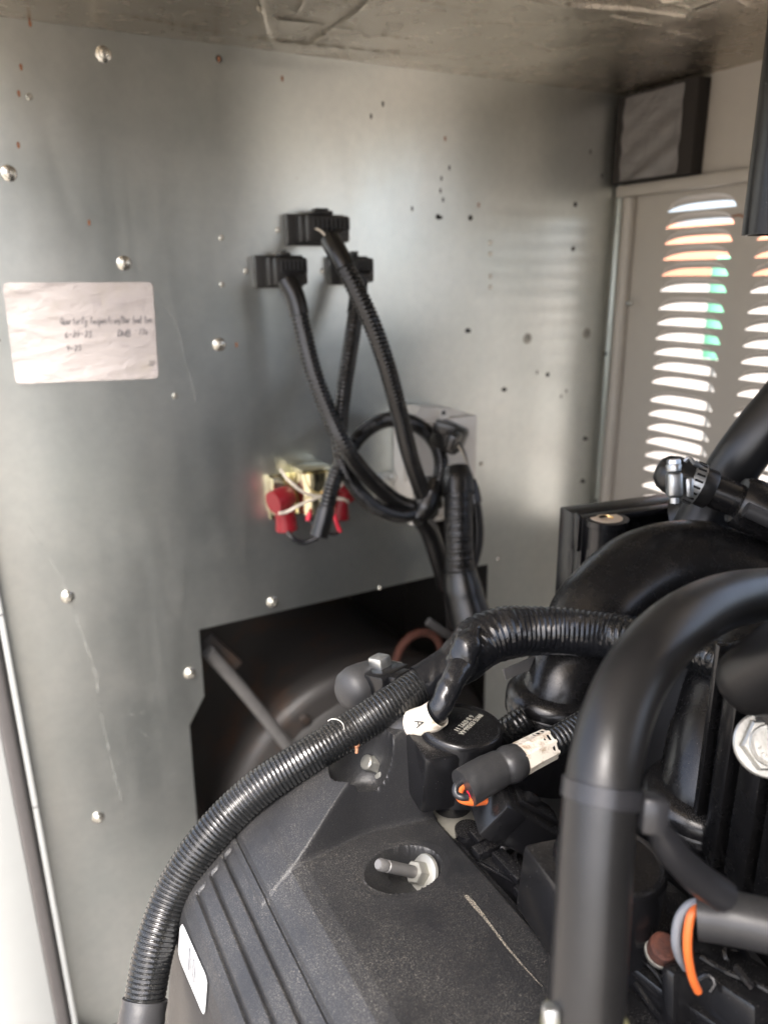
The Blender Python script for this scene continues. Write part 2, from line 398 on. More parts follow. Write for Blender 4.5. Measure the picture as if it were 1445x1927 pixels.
onpanel(riv_mb(.0034, .0022), 'rivet', M['screw'], [(417, 447), (418, 535), (922, 457), (922, 478), (922, 520), (922, 540), (905, 873), (937, 1051), (715, 1106), (523, 433), (463, 510), (607, 510), (330, 745), (56, 182)])
def hole_mb(r):
    g = MB(); lathe(g, [(r*1.35, 0), (r*1.2, .0005), (r, .0006), (r*.96, .0001)], (0, 0, 0), (0, -1, 0), 14); return g
onpanel(hole_mb(.0026), 'screw_hole', M['hole'], [(824, 408), (885, 410), (1082, 385), (1078, 468), (880, 622), (1138, 666), (1100, 825), (1095, 905), (1120, 942), (948, 733), (412, 110), (1030, 705)])
def ring_mb():
    g = MB(); lathe(g, [(.0080, 0), (.0078, .0006), (.0056, .0008), (.0052, .0002)], (0, 0, 0), (0, -1, 0), 18); return g
onpanel(ring_mb(), 'bare_ring', M['zincwhite'], [(992, 637), (1103, 627)])
onpanel(hole_mb(.0028), 'ring_hole', M['hole'], [(993, 635), (1105, 625)])
def smear_mb():
    g = MB(); vs = [];
    for k in range(12):
        t = 2*math.pi*k/12; r = .0042*(.55+.5*abs(math.sin(2.5*t+.4))); vs.append(V((r*1.5*math.cos(t), -.0004, r*.7*math.sin(t))))
    g.add(vs, [tuple(range(12))]); return g
onpanel(smear_mb(), 'grease_smear', M['hole'], [(948, 733), (1101, 826), (1096, 906), (880, 623), (826, 409)])
def drip_mb(col=0):
    g = MB(); n = 10; g.add([V((.0015*math.cos(2*math.pi*k/n), -.0005, .0026*math.sin(2*math.pi*k/n)*(1 if k < 5 else 1.5))) for k in range(n)], [tuple(range(n))]); return g
onpanel(drip_mb(), 'rust_drip', M['debris'], [(531, 147), (412, 111), (837, 260), (40, 125), (36, 175), (57, 43), (445, 648), (168, 418), (35, 272), (900, 385)])
onpanel(drip_mb(), 'grey_drip', M['greyrubber'], [(720, 195), (698, 218), (845, 315), (830, 335), (833, 375), (828, 358), (775, 392), (1110, 285), (1132, 330), (190, 1535), (1010, 700), (1055, 745), (1065, 735)])

t = NT('scratch_mark'); t.l(t.math('MULTIPLY', t.rng(t.noise(70, 4, .7), .42, .66), .17), t.b.inputs['Alpha']); M['scr'] = t.set((.70, .70, .67), .5, .5)
for pl_, wd_ in (([(48, 980), (95, 1050), (125, 1110), (150, 1180), (178, 1260), (190, 1340), (212, 1440), (238, 1545)], .0016), ([(292, 545), (330, 610), (352, 690), (372, 770)], .0012)):
    g = MB(); vs2 = []; cpts = smooth_path([(pp(*q_), 1) for q_ in pl_], .004)
    for i_, (p_, r_, s_) in enumerate(cpts):
        ww = wd_*(.5+.8*abs(math.sin(s_*37)))*sm(min(i_, len(cpts)-1-i_)/6+.1); vs2 += [p_+V((ww, -.0003, 0)), p_+V((-ww, -.0003, 0))]
    g.add(vs2, [(2*k, 2*k+1, 2*k+3, 2*k+2) for k in range(len(cpts)-1)]); part('scratch', g, M['scr'], panel, smooth=False)
def fleck_mb():
    g = MB(); n = 9; g.add([V((.0034*math.cos(2*math.pi*k/n)*(.7+.3*(k % 2)), -.0004, .0014*math.sin(2*math.pi*k/n)*(.6+.4*(k % 3)/2))) for k in range(n)], [tuple(range(n))]); return g
fr = random.Random(3)
onpanel(fleck_mb(), 'pale_fleck', M['scr'], [(fr.gauss(285, 38), fr.gauss(1390, 24)) for _ in range(26)]+[(305, 1320), (245, 1345), (350, 1345), (300, 1285), (150, 640), (270, 640), (560, 1005), (700, 1040)], rot=True)
# ---- paper note
def cp(u, v): return pp(0, 0)
c0, c1, c2, c3 = pp(5, 532), pp(287, 531), pp(298, 712), pp(30, 722)
note = root('paper_note', 'creased white note card with handwritten dates on the metal panel', 'note', (c2+c3)/2)
ncu = 60; ncv = 40
def card_uv(u, v): return (c0.lerp(c1, u)).lerp(c3.lerp(c2, u), v)
def card_pt(u, v, off=0):
    # rounded corners
    p = card_uv(u, v); bl = .0022*sm((v-.8)/.2)*sm((.35-u)/.35)
    wr = .0006*math.sin(11*u+7*v+2*math.sin(5*v))*math.sin(9*v+3*u)+.0008*max(0, math.sin(16*v-7*u+1.3))**6*sm((.55-u)/.3)+.0006*max(0, math.sin(19*v+5*u))**8
    return p+V((0, -.0012-wr-bl-off, 0))
def rc(u, v, a=.035):
    b = a*1.45; du = max(0, a-u, u-1+a); dv = max(0, b-v, v-1+b); k = math.hypot(du/a, dv/b)
    if k > 1: u = u+(a-a/k)*0 ; 
    if du > 0 and dv > 0 and k > 1:
        su = -1 if u < .5 else 1; sv = -1 if v < .5 else 1; uc = a if u < .5 else 1-a; vc = b if v < .5 else 1-b
        return uc+su*du/k, vc+sv*dv/k
    return u, v
g = MB(); grid(g, [i/ncu for i in range(ncu+1)], [j/ncv for j in range(ncv+1)], lambda u, v: card_pt(*rc(u, v)))
part('card', g, M['paper'], note, angle=80)
GL = {'Q': ['5,9 2,8 1,4 3,1 6,2 7,5 6,8 4,9', '4,3 8,0'], 'u': ['1,5 1,1 3,0 5,2 5,5', '5,2 6,0'], 'a': ['5,4 3,5 1,3 2,0 4,1 5,4', '5,3 6,0'], 'r': ['1,5 1,0', '1,3 3,5 5,5'], 't': ['3,9 3,1 5,0', '1,6 5,6'], 'e': ['1,3 5,3 4,5 2,5 1,2 3,0 5,1'],
      'l': ['1,1 3,9 4,8 2,2 4,0'], 'y': ['1,5 2,1 4,1 5,5', '5,5 4,-3 1,-3 2,-1'], 'I': ['2,9 2,0', '2,9 4,8'], 'n': ['1,5 1,0', '1,3 3,5 5,4 5,0'], 's': ['5,5 2,5 2,3 5,2 4,0 1,0'], 'p': ['1,5 1,-4', '1,4 4,5 5,2 3,0 1,1'], 'c': ['5,4 3,5 1,3 2,0 5,1'], 'i': ['2,5 2,0 4,0', '2,7 2.3,7.4'],
      'o': ['3,5 1,3 3,0 5,3 3,5'], '/': ['0,-3 5,10'], 'B': ['1,0 1,9 5,8 4,5 1,5', '4,5 6,2 4,0 1,0'], 'b': ['1,9 1,0 4,0 5,3 2,4'], 'd': ['5,9 5,0', '5,3 2,5 1,1 3,0 5,2'], 'h': ['1,9 1,0', '1,3 3,5 5,4 5,0'], 'D': ['2,0 2,9 6,7 6,2 1,0'], 'H': ['1,0 1,9', '6,9 5,0', '1,4 6,5'], 'M': ['0,0 1,9 3,3 5,9 6,0'],
      '0': ['3,9 1,5 3,0 5,5 3,9'], '1': ['2,8 3,9 3,0'], '2': ['1,7 3,9 5,6 1,0 5,1'], '3': ['1,8 4,9 3,5 5,3 3,0 1,1'], '4': ['3,9 1,4 6,4', '4,7 4,0'], '5': ['5,9 2,9 2,5 5,4 4,0 1,0'], '6': ['4,9 1,4 2,0 5,1 4,4 1,3'], '7': ['1,9 5,9 3,0'], '8': ['3,5 1,7 3,9 5,7 1,2 3,0 5,2 3,5'], '9': ['5,7 3,9 1,7 3,5 5,7 4,0'], '-': ['1,4 5,4.3'], '.': ['2,0 2.4,.4'], "'": ['2,9 2,7'], 'P': ['1,0 1,9 5,8 5,5 1,4']}
def write(s, u0, v0, hgt, adv, mat, wid, slope=0, name='handwriting'):
    g = MB(); x = u0
    for ch in s:
        if ch == ' ': x += adv*.8; continue
        jy = random.uniform(-.004, .004); sc_ = random.uniform(.9, 1.1)
        for st in GL[ch]:
            q = [tuple(float(k) for k in p.split(',')) for p in st.split()]
            pts = []
            for (a, b) in q:
                uu = x+(a+.22*b)/6.5*adv*.95; vv = v0+jy+slope*(uu-u0)-b/9*hgt*sc_
                pts.append(card_pt(uu, vv, .0004))
            # ribbon
            sp = smooth_path([(p, 1) for p in pts], .0012) if len(pts) > 2 else [(p, 1, 0) for p in pts]
            vs = []
            for i, (p, r, s_) in enumerate(sp):
                d = (sp[min(i+1, len(sp)-1)][0]-sp[max(0, i-1)][0]); d = V((d.x, 0, d.z)).normalized(); n = V((-d.z, 0, d.x))*wid
                vs += [p+n, p-n]
            g.add(vs, [(2*i, 2*i+1, 2*i+3, 2*i+2) for i in range(len(sp)-1)])
        x += adv
    return part(name, g, mat, note, smooth=False)
write('Quarterly Inspection/Bar bad ton', .335, .415, .072, .0205, M['ink'], .00033)
write('6-21-23', .355, .545, .062, .027, M['ink'], .00036)
write('DHB', .715, .545, .062, .033, M['ink'], .00048)
write("'776", .845, .535, .055, .024, M['ink'], .00036)
write('9-23', .355, .685, .062, .027, M['ink'], .00036)
write('DHc', .725, .665, .045, .03, M['faint'], .0003)
write('Pd. 1-18 5-27', .565, .245, .085, .029, M['faint'], .0003)
write('72', .93, .865, .05, .022, M['ink'], .00045)

# ------------------------------------------------------------------ louvred door on the far side
door = root('louvered_door', 'beige louvered side door with daylight showing through its slots', 'door', V((XW, .6, ZB)))
LW, LH, GAP, LD = .112, .0182, .0100, .015
def hole_outline(n=16):
    """slot outline in (y,z): flat bottom, arched top; y counted from centre"""
    pts = []
    for k in range(n+1):
        y = lerp(LW/2, -LW/2, k/n); pts.append((y, LH*max(0, 1-abs(2*y/LW)**3.2)**.5))
    return pts
def hood_mb():
    g = MB(); ny, nz = 16, 7; vs = []
    for j in range(nz+1):
        t = j/nz
        for k in range(ny+1):
            q = k/ny; y = lerp(LW/2, -LW/2, .5-.5*math.cos(math.pi*q)); e = max(0, 1-abs(2*y/LW)**3.2)**.5
            zt = LH*e; zb = GAP*e; z = lerp(zt, zb, t); vs.append(V((LD*math.sin(t*math.pi/2)**.9*e, y, z)))
    g.add(vs, [(j*(ny+1)+k, j*(ny+1)+k+1, (j+1)*(ny+1)+k+1, (j+1)*(ny+1)+k) for j in range(nz) for k in range(ny)]); return g
rows = []; z = .0751
for r in range(24):
    rows.append(H+z); z -= .0212
    if r % 6 == 5: z -= .0042 if r < 6 else .0060
cols = [.8105-LW/2-.1465*k for k in range(3)]
ztop = rows[0]+LH+.004; ytop = cols[0]+.1465/2
sheet = MB(); src = None
for ci, yc in enumerate(cols):
    for ri, zb in enumerate(rows):
        zlo = zb-.002 if ri == len(rows)-1 else (zb-.0022); zhi = ztop if ri == 0 else rows[ri-1]-.0022
        y0, y1 = yc-.1465/2, yc+.1465/2
        inner = hole_outline(); n = len(inner); iv = [V((XW, yc+a, zb+b)) for a, b in inner]; ov = []
        for k, (a, b) in enumerate(inner): ov.append(V((XW, lerp(y1, y0, k/(n-1)), zhi)))
        i0 = [V((XW, y1, zlo)), V((XW, y0, zlo))]
        vs = iv+ov+i0; fs = [(k, k+1, n+k+1, n+k) for k in range(n-1)]
        fs += [(0, n, 2*n), (n-1, 2*n+1, 2*n-1), (0, 2*n, 2*n+1, n-1)]
        sheet.add(vs, fs)
        if src is None: 
            hm = hood_mb(); hm.v = [p+V((XW, yc, zb)) for p in hm.v]; src = part('louver', hm, M['doorpaint'], door, at=V((XW, yc, zb)), angle=60)
        else: copypart(src, door, V((XW, yc, zb)))
ylo = cols[-1]-.1465/2; YD = .33
def quad(mb, a, b, c, d): return mb.add([a, b, c, d], [(0, 1, 2, 3)])
zbot = rows[-1]-.002
quad(sheet, V((XW, YD, zbot)), V((XW, ylo, zbot)), V((XW, ylo, ztop)), V((XW, YD, ztop)))
quad(sheet, V((XW, YD, ZB)), V((XW, YP, ZB)), V((XW, YP, zbot)), V((XW, YD, zbot)))
quad(sheet, V((XW, ytop, zbot)), V((XW, YP, zbot)), V((XW, YP, ztop)), V((XW, ytop, ztop)))
quad(sheet, V((XW, YD, ztop)), V((XW, YP, ztop)), V((XW, YP, ZC+.04)), V((XW, YD, ZC+.04)))
part('door_sheet', sheet, M['doorpaint'], door, smooth=False)
g = MB(); abox(g, XW-.016, XW-.0005, YD, YP-.004, H+.1005, H+.1165, .0025); part('top_rail', g, M['doorpaint'], door)
g = MB(); lathe(g, [(.010, 0), (.010, H+.0995-ZB)], (XW-.004, .8775, ZB), (0, 0, 1), 20); part('side_stile', g, M['doorpaint'], door)
g = MB(); lathe(g, [(.0035, 0), (.0035, .010), (.0025, .012)], PX(1180, 571, XW-.012), (-.3, -.9, .1), 10); part('bolt', g, M['zinc'], door)
g = MB(); tube(g, [(PX(1375, 408, XW-.002), .0012), (PX(1390, 405, XW-.004), .0014), (PX(1402, 410, XW-.003), .001)], .003, 6); part('grass_stalk', g, M['debris'], door)
# foil-faced foam block above the rail
fb = root('foam_block', 'small grey foil-faced foam block in the upper corner above the louvers', 'insulation', V((XW-.02, .82, H+.117)))
g = MB(); abox(g, XW-.024, XW-.001, .757, .8975, H+.1185, ZC-.001, .002); part('foam', g, M['foam'], fb)
g = MB(); ys = [.778+.004*i for i in range(27)]; zs = [H+.121+.004*i for i in range(28)]
grid(g, ys, zs, lambda y, z: V((XW-.0255-.0012*math.sin(y*90+z*50)*math.sin(z*120)-.0015*max(0, math.sin(z*70+y*30))**6, y+.001*math.sin(z*200), z))); part('facing', g, M['foilblock'], fb, angle=80)
# things outside seen through the slots
gpo = root('green_post', 'slim pole with mint green top outside, glimpsed through the louver slots', 'post', V((1.26, 1.00, 0)))
gp = MB(); lathe(gp, [(.005, 0), (.005, .985)], (1.26, 1.00, .0), (0, 0, 1), 12); part('shaft', gp, M['zinc'], gpo)
gp = MB(); lathe(gp, [(.023, .985), (.023, 1.150), (.020, 1.165), (.010, 1.170)], (1.26, 1.00, .0), (0, 0, 1), 24); part('green_sleeve', gp, M['green'], gpo)
ob = root('orange_barrier', 'orange board outside, glimpsed through the upper louver slots', 'barrier', V((3.2, 2.6, 0)))
g = MB(); abox(g, 3.18, 3.22, 2.3, 4.6, 1.10, 1.36, .01); part('board', g, M['orangepaint'], ob)
for yy in (2.5, 4.4):
    g = MB(); abox(g, 3.221, 3.27, yy-.03, yy+.03, 0, 1.36, .004); part('leg', g, M['orangepaint'], ob)

# ------------------------------------------------------------------ door jamb, left
jb = root('door_jamb', 'white door jamb with dark grey rubber seal at lower left', 'door jamb', V((-.05, .87, ZB)))
YJ = .862
g = MB(); abox(g, -.0185, -.0125, YJ-.004, .8985, ZB, ZC-.004, .0012); part('lip', g, M['whitepaint'], jb)
g = MB(); abox(g, -.0215, -.0187, YJ+.006, .8980, ZB, ZC-.004); part('groove', g, M['gasket'], jb)
g = MB(); abox(g, -.0370, -.0218, YJ-.003, .8980, ZB, ZC-.004, .004, 3); part('seal', g, M['gasket'], jb)
g = MB(); abox(g, -.105, -.0372, YJ+.001, .8978, ZB, ZC+.002, .001); part('flange', g, M['whitepaint'], jb)
for zz in (.55, .80, 1.05):
    g = MB(); abox(g, -.0188, -.0123, YJ-.0044, YJ+.004, zz, zz+.0015); part('lip_joint', g, M['gasket'], jb)

# ------------------------------------------------------------------ alternator bay seen through the opening
ac = PY(690, 1500, 1.0); ac = V((ac.x, .985, ac.z))
alt_ = root('alternator', 'dark round alternator housing inside the cut-out opening', 'alternator', V((ac.x, 1.15, ZB)))
g = MB(); lathe(g, [(.10, -.004), (.246, -.004), (.262, .004), (.268, .016), (.268, .05), (.255, .06), (.25, .5)], ac, (0, 1, 0), 64, True, False); part('housing', g, M['alt'], alt_)
g = MB(); lathe(g, [(.06, -.022), (.19, -.018), (.215, -.010), (.222, -.0045)], ac, (0, 1, 0), 64, True, False); part('end_plate', g, M['altface'], alt_)
for k in range(10):
    a = 2*math.pi*k/10+.2; q = ac+V((.238*math.cos(a), -.0045, .238*math.sin(a))); g = MB(); hexprof(g, q, (0, -1, 0), .009, .008); part('bolt', g, M['alt'], alt_)
rd = root('brace_bar', 'dull grey round brace bar leaning across the dark opening', 'bar', PY(545, 1412, .945))
g = MB(); tube(g, [(PY(392, 1226, .93), .0095), (PY(470, 1315, .937), .0095), (PY(600, 1478, .945), .0095)], .02, 18); part('rod', g, M['dullrod'], rd)
g = MB(); box(g, PY(412, 1232, .945), *frame(PY(430, 1250, .94)-PY(392, 1215, .94)), .03, .012, .07, .003); part('bracket', g, M['alt'], rd)
lr = root('lifting_ring', 'rusty red lifting ring standing behind the black cable loom', 'ring', PY(790, 1300, .955))
g = MB(); c = PY(788, 1240, .955); rr_ = .043
tube(g, [(c+V((rr_*1.0*math.cos(a), 0, rr_*1.1*math.sin(a))), .0068) for a in [R(q) for q in range(-30, 211, 20)]], .004, 14); part('loop', g, M['rust'], lr)
g = MB(); abox(g, c.x-.05, c.x+.05, c.y-.012, c.y+.012, c.z-.09, c.z-.026, .006); part('foot', g, M['alt'], lr)
# small things at the right of the opening
st = root('bay_bracket', 'dark angled steel bracket in the right corner of the opening', 'bracket', PY(870, 1180, .99))
g = MB(); box(g, PY(862, 1150, .985), *frame(V((.1, 0, -1))), .05, .006, .10, .002); part('upright', g, M['alt'], st)
g = MB(); box(g, PY(835, 1190, .98), *frame(V((.8, 0, -.7))), .014, .006, .09, .002); part('brace', g, M['dullrod'], st)

# ------------------------------------------------------------------ connectors and conduits on the panel
def connector(label, lx, rx, yc, hpx, npin, pts, pr, wire):
    a = PY(lx, yc, YP); b = PY(rx, yc, YP-.040)
    cx0, cx1 = a.x, b.x+.004; hz = hpx*1.0/FPX; zc = (a.z+PY(rx, yc, YP-.04).z)/2
    t = root('wiring_connector', label, 'connector', V(((cx0+cx1)/2, YP, zc-hz/2)), 'multi-pin connectors plugged into the panel')
    W = cx1-cx0
    g = MB(); abox(g, cx0, cx1+.004, YP-.012, YP-.0006, zc-hz*.5, zc+hz*.5, .0015); part('flange', g, M['conn'], t)
    g = MB(); abox(g, cx0+.010, cx1, YP-.028, YP-.0122, zc-hz*.44, zc+hz*.44, .003); part('collar', g, M['conn'], t)
    g = MB(); abox(g, cx0+.014, cx1-.002, YP-.040, YP-.0282, zc-hz*.42, zc+hz*.42, .003); hs = part('housing', g, M['conn'], t)
    g = MB(); abox(g, cx0+.024, cx1-.020, YP-.034, YP-.014, zc+hz*.445, zc+hz*.58, .002); abox(g, cx0+.030, cx1-.024, YP-.030, YP-.016, zc+hz*.585, zc+hz*.66, .001); part('latch', g, M['conn'], t)
    for i in range(npin):
        x = lerp(cx0+.024, cx1-.007, i/(npin-1)); g = MB(); abox(g, x-.0024, x+.0024, YP-.0412, YP-.0401, zc+hz*.02, zc+hz*.30); part('terminal_slot', g, M['hole'], t, smooth=False)
    for i in range(npin+1):
        x = lerp(cx0+.024, cx1-.007, (i-.5)/(npin-1)); g = MB(); abox(g, x-.0009, x+.0009, YP-.0424, YP-.0402, zc-hz*.02, zc+hz*.36, .0004); part('housing_rib', g, M['greyrubber'], hs)
    P0 = PD(pts)
    for i in range(6):
        x = lerp(cx0+.024, cx1-.007, i/5); g = MB()
        tube(g, [(V((x, YP-.0405, zc-hz*.05*(i % 2))), .0013), (V((x*.6+P0[0][0].x*.4, YP-.052, zc-hz*.12)), .0013), (P0[0][0].lerp(P0[1][0], .25), .0013)], .004, 6)
        part('wire', g, M[wire if i == 0 else 'blackwire'], t)
    g = MB(); P1 = [(p, r*1.02) for p, r in P0]; tube(g, P0, .0007, 22, corr(.0050, .15, seam=1.2, sa=.14)); part('conduit', g, M['backblack'], t)
    path = smooth_path(P0, .003); n = int(.045/.003); g = MB(); sweep(g, [(p, r*1.10, s) for p, r, s in path[:n]], 20); part('tape_wrap', g, M['backblack'], t)
    return t
def dd(l, r): return [(x, y, d, r) for x, y, d in l]
connector('black multi-pin connector at lower left, its conduit sweeping right', 475, 577, 511, 52, 6,
          dd([(540, 528, .86), (556, 560, .86), (570, 620, .865), (590, 700, .87), (620, 780, .88), (655, 850, .89), (700, 905, .93), (750, 945, .97), (798, 958, 1.0), (815, 965, 1.01)], .0102), .01, 'blackwire')
connector('black multi-pin connector at lower right, half hidden by a crossing conduit', 615, 702, 509, 48, 6,
          dd([(676, 525, .91), (672, 570, .91), (662, 640, .905), (648, 730, .90), (640, 800, .90), (640, 850, .905), (660, 905, .93), (700, 950, .95), (750, 970, .97), (795, 962, .99)], .0098), .01, 'blackwire')
connector('topmost black multi-pin connector with a pale wire at its conduit', 534, 656, 432, 50, 8,
          dd([(622, 452, .86), (640, 485, .85), (668, 540, .85), (700, 610, .86), (728, 690, .88), (752, 780, .91), (772, 860, .94), (795, 930, .98), (805, 962, 1.0)], .0108), .011, 'tie')
rc_ = root('relay_conduit', 'black conduit looping in a circle from the relay to the taped bundle', 'conduit', P(605, 1015, .92))
lp = PD(dd([(600, 1010, .91), (612, 965, .91), (630, 900, .915), (655, 850, .925), (690, 808, .945), (735, 789, .965), (785, 800, .985), (820, 835, .995), (830, 880, .995), (818, 925, .995), (800, 965, 1.0), (792, 990, 1.01)], .0100))
g = MB(); tube(g, lp, .0007, 22, corr(.0050, .15, seam=1.2, sa=.14)); part('conduit', g, M['backblack'], rc_)
g = MB(); sweep(g, [(p, r*1.12, s) for p, r, s in smooth_path(lp, .003)[:12]], 20); part('tape_wrap', g, M['backblack'], rc_)
bd = root('bundle_tie', 'black tape binding the hanging conduits together', 'tape', P(800, 1000, 1.0))
g = MB(); tube(g, PD([(783, 975, .985, .011), (800, 955, .985, .016), (812, 925, .985, .014)]), .003, 20); part('tape', g, M['backblack'], bd)
g = MB(); tube(g, PD([(790, 975, 1.0, .012), (808, 1000, 1.02, .013), (828, 1060, 1.05, .013), (840, 1100, 1.1, .014)]), .004, 18); part('trunk', g, M['backblack'], bd)

# ---- relay
rz = root('starter_relay', 'yellow-plated relay with two red boots tied by cream ties', 'relay', PY(570, 975, YP-.02))
a = PY(505, 930, YP-.001); b = PY(640, 930, YP-.001); zt = PY(560, 885, YP).z; zb = PY(560, 960, YP).z
g = MB(); abox(g, a.x, b.x-.008, YP-.004, YP-.0008, zb-.006, zt, .001); abox(g, a.x, a.x+.003, YP-.02, YP-.004, zb+.004, zt-.002, .001); part('bracket', g, M['chrome'], rz)
kc = PY(588, 960, YP-.026); kt = PY(588, 880, YP-.026).z
g = MB(); lathe(g, [(.021, 0), (.0235, .001), (.0235, kt-kc.z-.002), (.021, kt-kc.z)], V((kc.x, YP-.0275, kc.z)), EZ, 32); part('can', g, M['chrome'], rz)
g = MB(); abox(g, kc.x-.022, kc.x+.022, YP-.05, YP-.004, kt+.0005, kt+.0035, .001); part('top_plate', g, M['chrome'], rz)
g = MB(); lathe(g, [(.006, 0), (.006, .003), (.004, .004)], V((kc.x+.006, YP-.0508, kc.z+.018)), (0, -1, 0), 14); part('terminal_stud', g, M['zinc'], rz)
g = MB(); lathe(g, [(.0028, 0), (.0028, .003)], V((kc.x+.008, YP-.0505, kc.z+.028)), (0, -1, 0), 10); part('brass_pin', g, M['brass'], rz)
g = MB(); hexprof(g, PY(519, 914, YP-.005), (0, -1, 0), .008, .006); lathe(g, [(.010, 0), (.010, .0015)], PY(519, 914, YP-.0035), (0, -1, 0), 18); part('mount_bolt', g, M['zinc'], rz)
for (bx0, by0, bx1, by1, ex, ey, yy, rr2, s1) in ((514, 946, 542, 934, 540, 996, YP-.036, .0150, 1), (650, 915, 655, 935, 642, 976, YP-.032, .0115, .9)):
    g = MB(); tube(g, [(PY(bx0, by0, yy-.006), rr2*.96), (PY((bx0+bx1)/2, (by0+by1)/2, yy-.002), rr2*1.02), (PY(bx1, by1, yy+.004), rr2*.95)], .003, 22)
    bo = part('boot', g, M['boot'], rz)
    g = MB(); tube(g, [(PY(lerp(bx0, bx1, .6), lerp(by0, by1, .6), yy), rr2*.80), (PY(lerp(bx0, ex, .9), lerp(by0, ey, .5), yy), rr2*.86), (PY(ex, ey, yy), rr2*.95)], .003, 20); part('boot_sleeve', g, M['boot'], bo)
g = MB(); tube(g, [(PY(525, 966, YP-.054), .0022), (PY(540, 963, YP-.054), .0022), (PY(565, 950, YP-.058), .002), (PY(600, 935, YP-.055), .002), (PY(640, 916, YP-.052), .002), (PY(645, 900, YP-.02), .002)], .003, 8); part('cable_tie', g, M['tie'], rz)
g = MB(); tube(g, [(PY(528, 884, YP-.03), .0018), (PY(545, 905, YP-.052), .002), (PY(575, 928, YP-.058), .002), (PY(612, 936, YP-.058), .002), (PY(648, 940, YP-.064), .0022), (PY(655, 945, YP-.05), .002)], .003, 8); part('cable_tie', g, M['tie'], rz)
g = MB(); tube(g, [(PY(537, 990, YP-.036), .0032), (PY(548, 1010, YP-.055), .0032), (PY(570, 1021, YP-.055), .0032), (PY(598, 1012, YP-.06), .0032)], .003, 10); part('wire', g, M['blackwire'], rz)
g = MB(); tube(g, [(PY(583, 975, YP-.05), .0020), (PY(592, 990, YP-.055), .002), (PY(606, 990, YP-.06), .002)], .003, 8); part('wire', g, M['blackwire'], rz)
g = MB(); tube(g, [(PY(583, 964, YP-.052), .0035), (PY(579, 980, YP-.054), .0035)], .003, 10); part('crimp_terminal', g, M['redins'], rz)
g = MB(); tube(g, [(PY(630, 968, YP-.05), .0028), (PY(634, 985, YP-.05), .0028), (PY(640, 1000, YP-.05), .003)], .003, 10); part('crimp_terminal', g, M['redins'], rz)
g = MB(); tube(g, [(PY(640, 998, YP-.05), .0022), (PY(632, 1005, YP-.05), .0022), (PY(615, 1003, YP-.055), .0022)], .003, 8); part('wire', g, M['blackwire'], rz)

# ---- control module behind the cables
cm = root('control_module', 'silver aluminium control box on the panel behind the looped conduit', 'control box', PY(810, 1010, YP))
YM = YP-.056; bx0 = PY(738, 880, YP).x; bx1 = PY(897, 850, YM).x; bz1 = PY(850, 787, YM).z; bz0 = PY(810, 985, YM).z
g = MB(); abox(g, bx0, bx1, YM, YP-.0008, bz0, bz1, .003); part('case', g, M['alu'], cm)
q0 = PY(790, 770, YM+.01); q1 = PY(880, 770, YM+.01)
g = MB(); prism(g, [V((q0.x-.015, YM+.012, bz1+.0003)), V((q0.x+.004, YM+.012, bz1+.016)), V((q1.x-.022, YM+.012, bz1+.010)), V((q1.x, YM+.012, bz1+.0003))], (0, .034, 0)); part('fin_bracket', g, M['alu'], cm)
g = MB(); abox(g, PY(828, 780, YM).x, PY(843, 780, YM).x, YM-.0032, YM-.0003, bz1-.012, bz1+.014, .001); part('lug', g, M['alu'], cm)
g = MB(); lathe(g, [(.003, 0), (.003, .0012)], PY(834, 777, YM-.0034), (0, -1, 0), 12); part('lug_hole', g, M['hole'], cm)
g = MB(); abox(g, bx0-.0035, bx0-.0003, YM+.016, YM+.024, bz0+.06, bz1-.016, .001); part('slot_strip', g, M['alu'], cm)
g = MB(); abox(g, bx0-.030, bx0-.0004, YP-.006, YP-.0008, bz0+.010, bz0+.066, .001); part('mount_ear', g, M['zinc'], cm)
g = MB(); lathe(g, [(.007, 0), (.007, .0012), (.0045, .0016), (.0045, .005), (.003, .006)], PY(738, 897, YP-.0065), (0, -1, 0), 16); part('screw', g, M['zinc'], cm)
YP_ = YP; YP = YM+.026
cc = PY(845, 822, YP-.055)
g = MB(); box(g, cc, *frame(V((.55, -.75, -.35))), .034, .036, .040, .006); box(g, PY(838, 806, YP-.06), *frame(V((.7, -.6, -.2))), .016, .02, .03, .003); pl = part('plug', g, M['backblack'], cm)
g = MB(); box(g, PY(853, 830, YP-.082), *frame(V((.55, -.75, -.35))), .022, .028, .012, .004); part('plug_cap', g, M['backblack'], pl)
for k, e in enumerate((0, 1)):
    g = MB(); tube(g, [(PY(852+e*8, 828, YP-.085), .0016), (PY(868+e*4, 848, YP-.075), .0016), (PY(877+e, 868, YP-.065), .0016), (PY(880, 890, YP-.06), .0016)], .004, 6); part('wire', g, M['tie' if e == 0 else 'blackwire'], cm)
g = MB(); abox(g, PY(836, 985, YM).x-.014, PY(836, 985, YM).x+.014, YM-.0012, YM-.0003, bz0+.002, bz0+.030, .0003); part('rating_label', g, M['labelmat'], cm)
YP = YP_
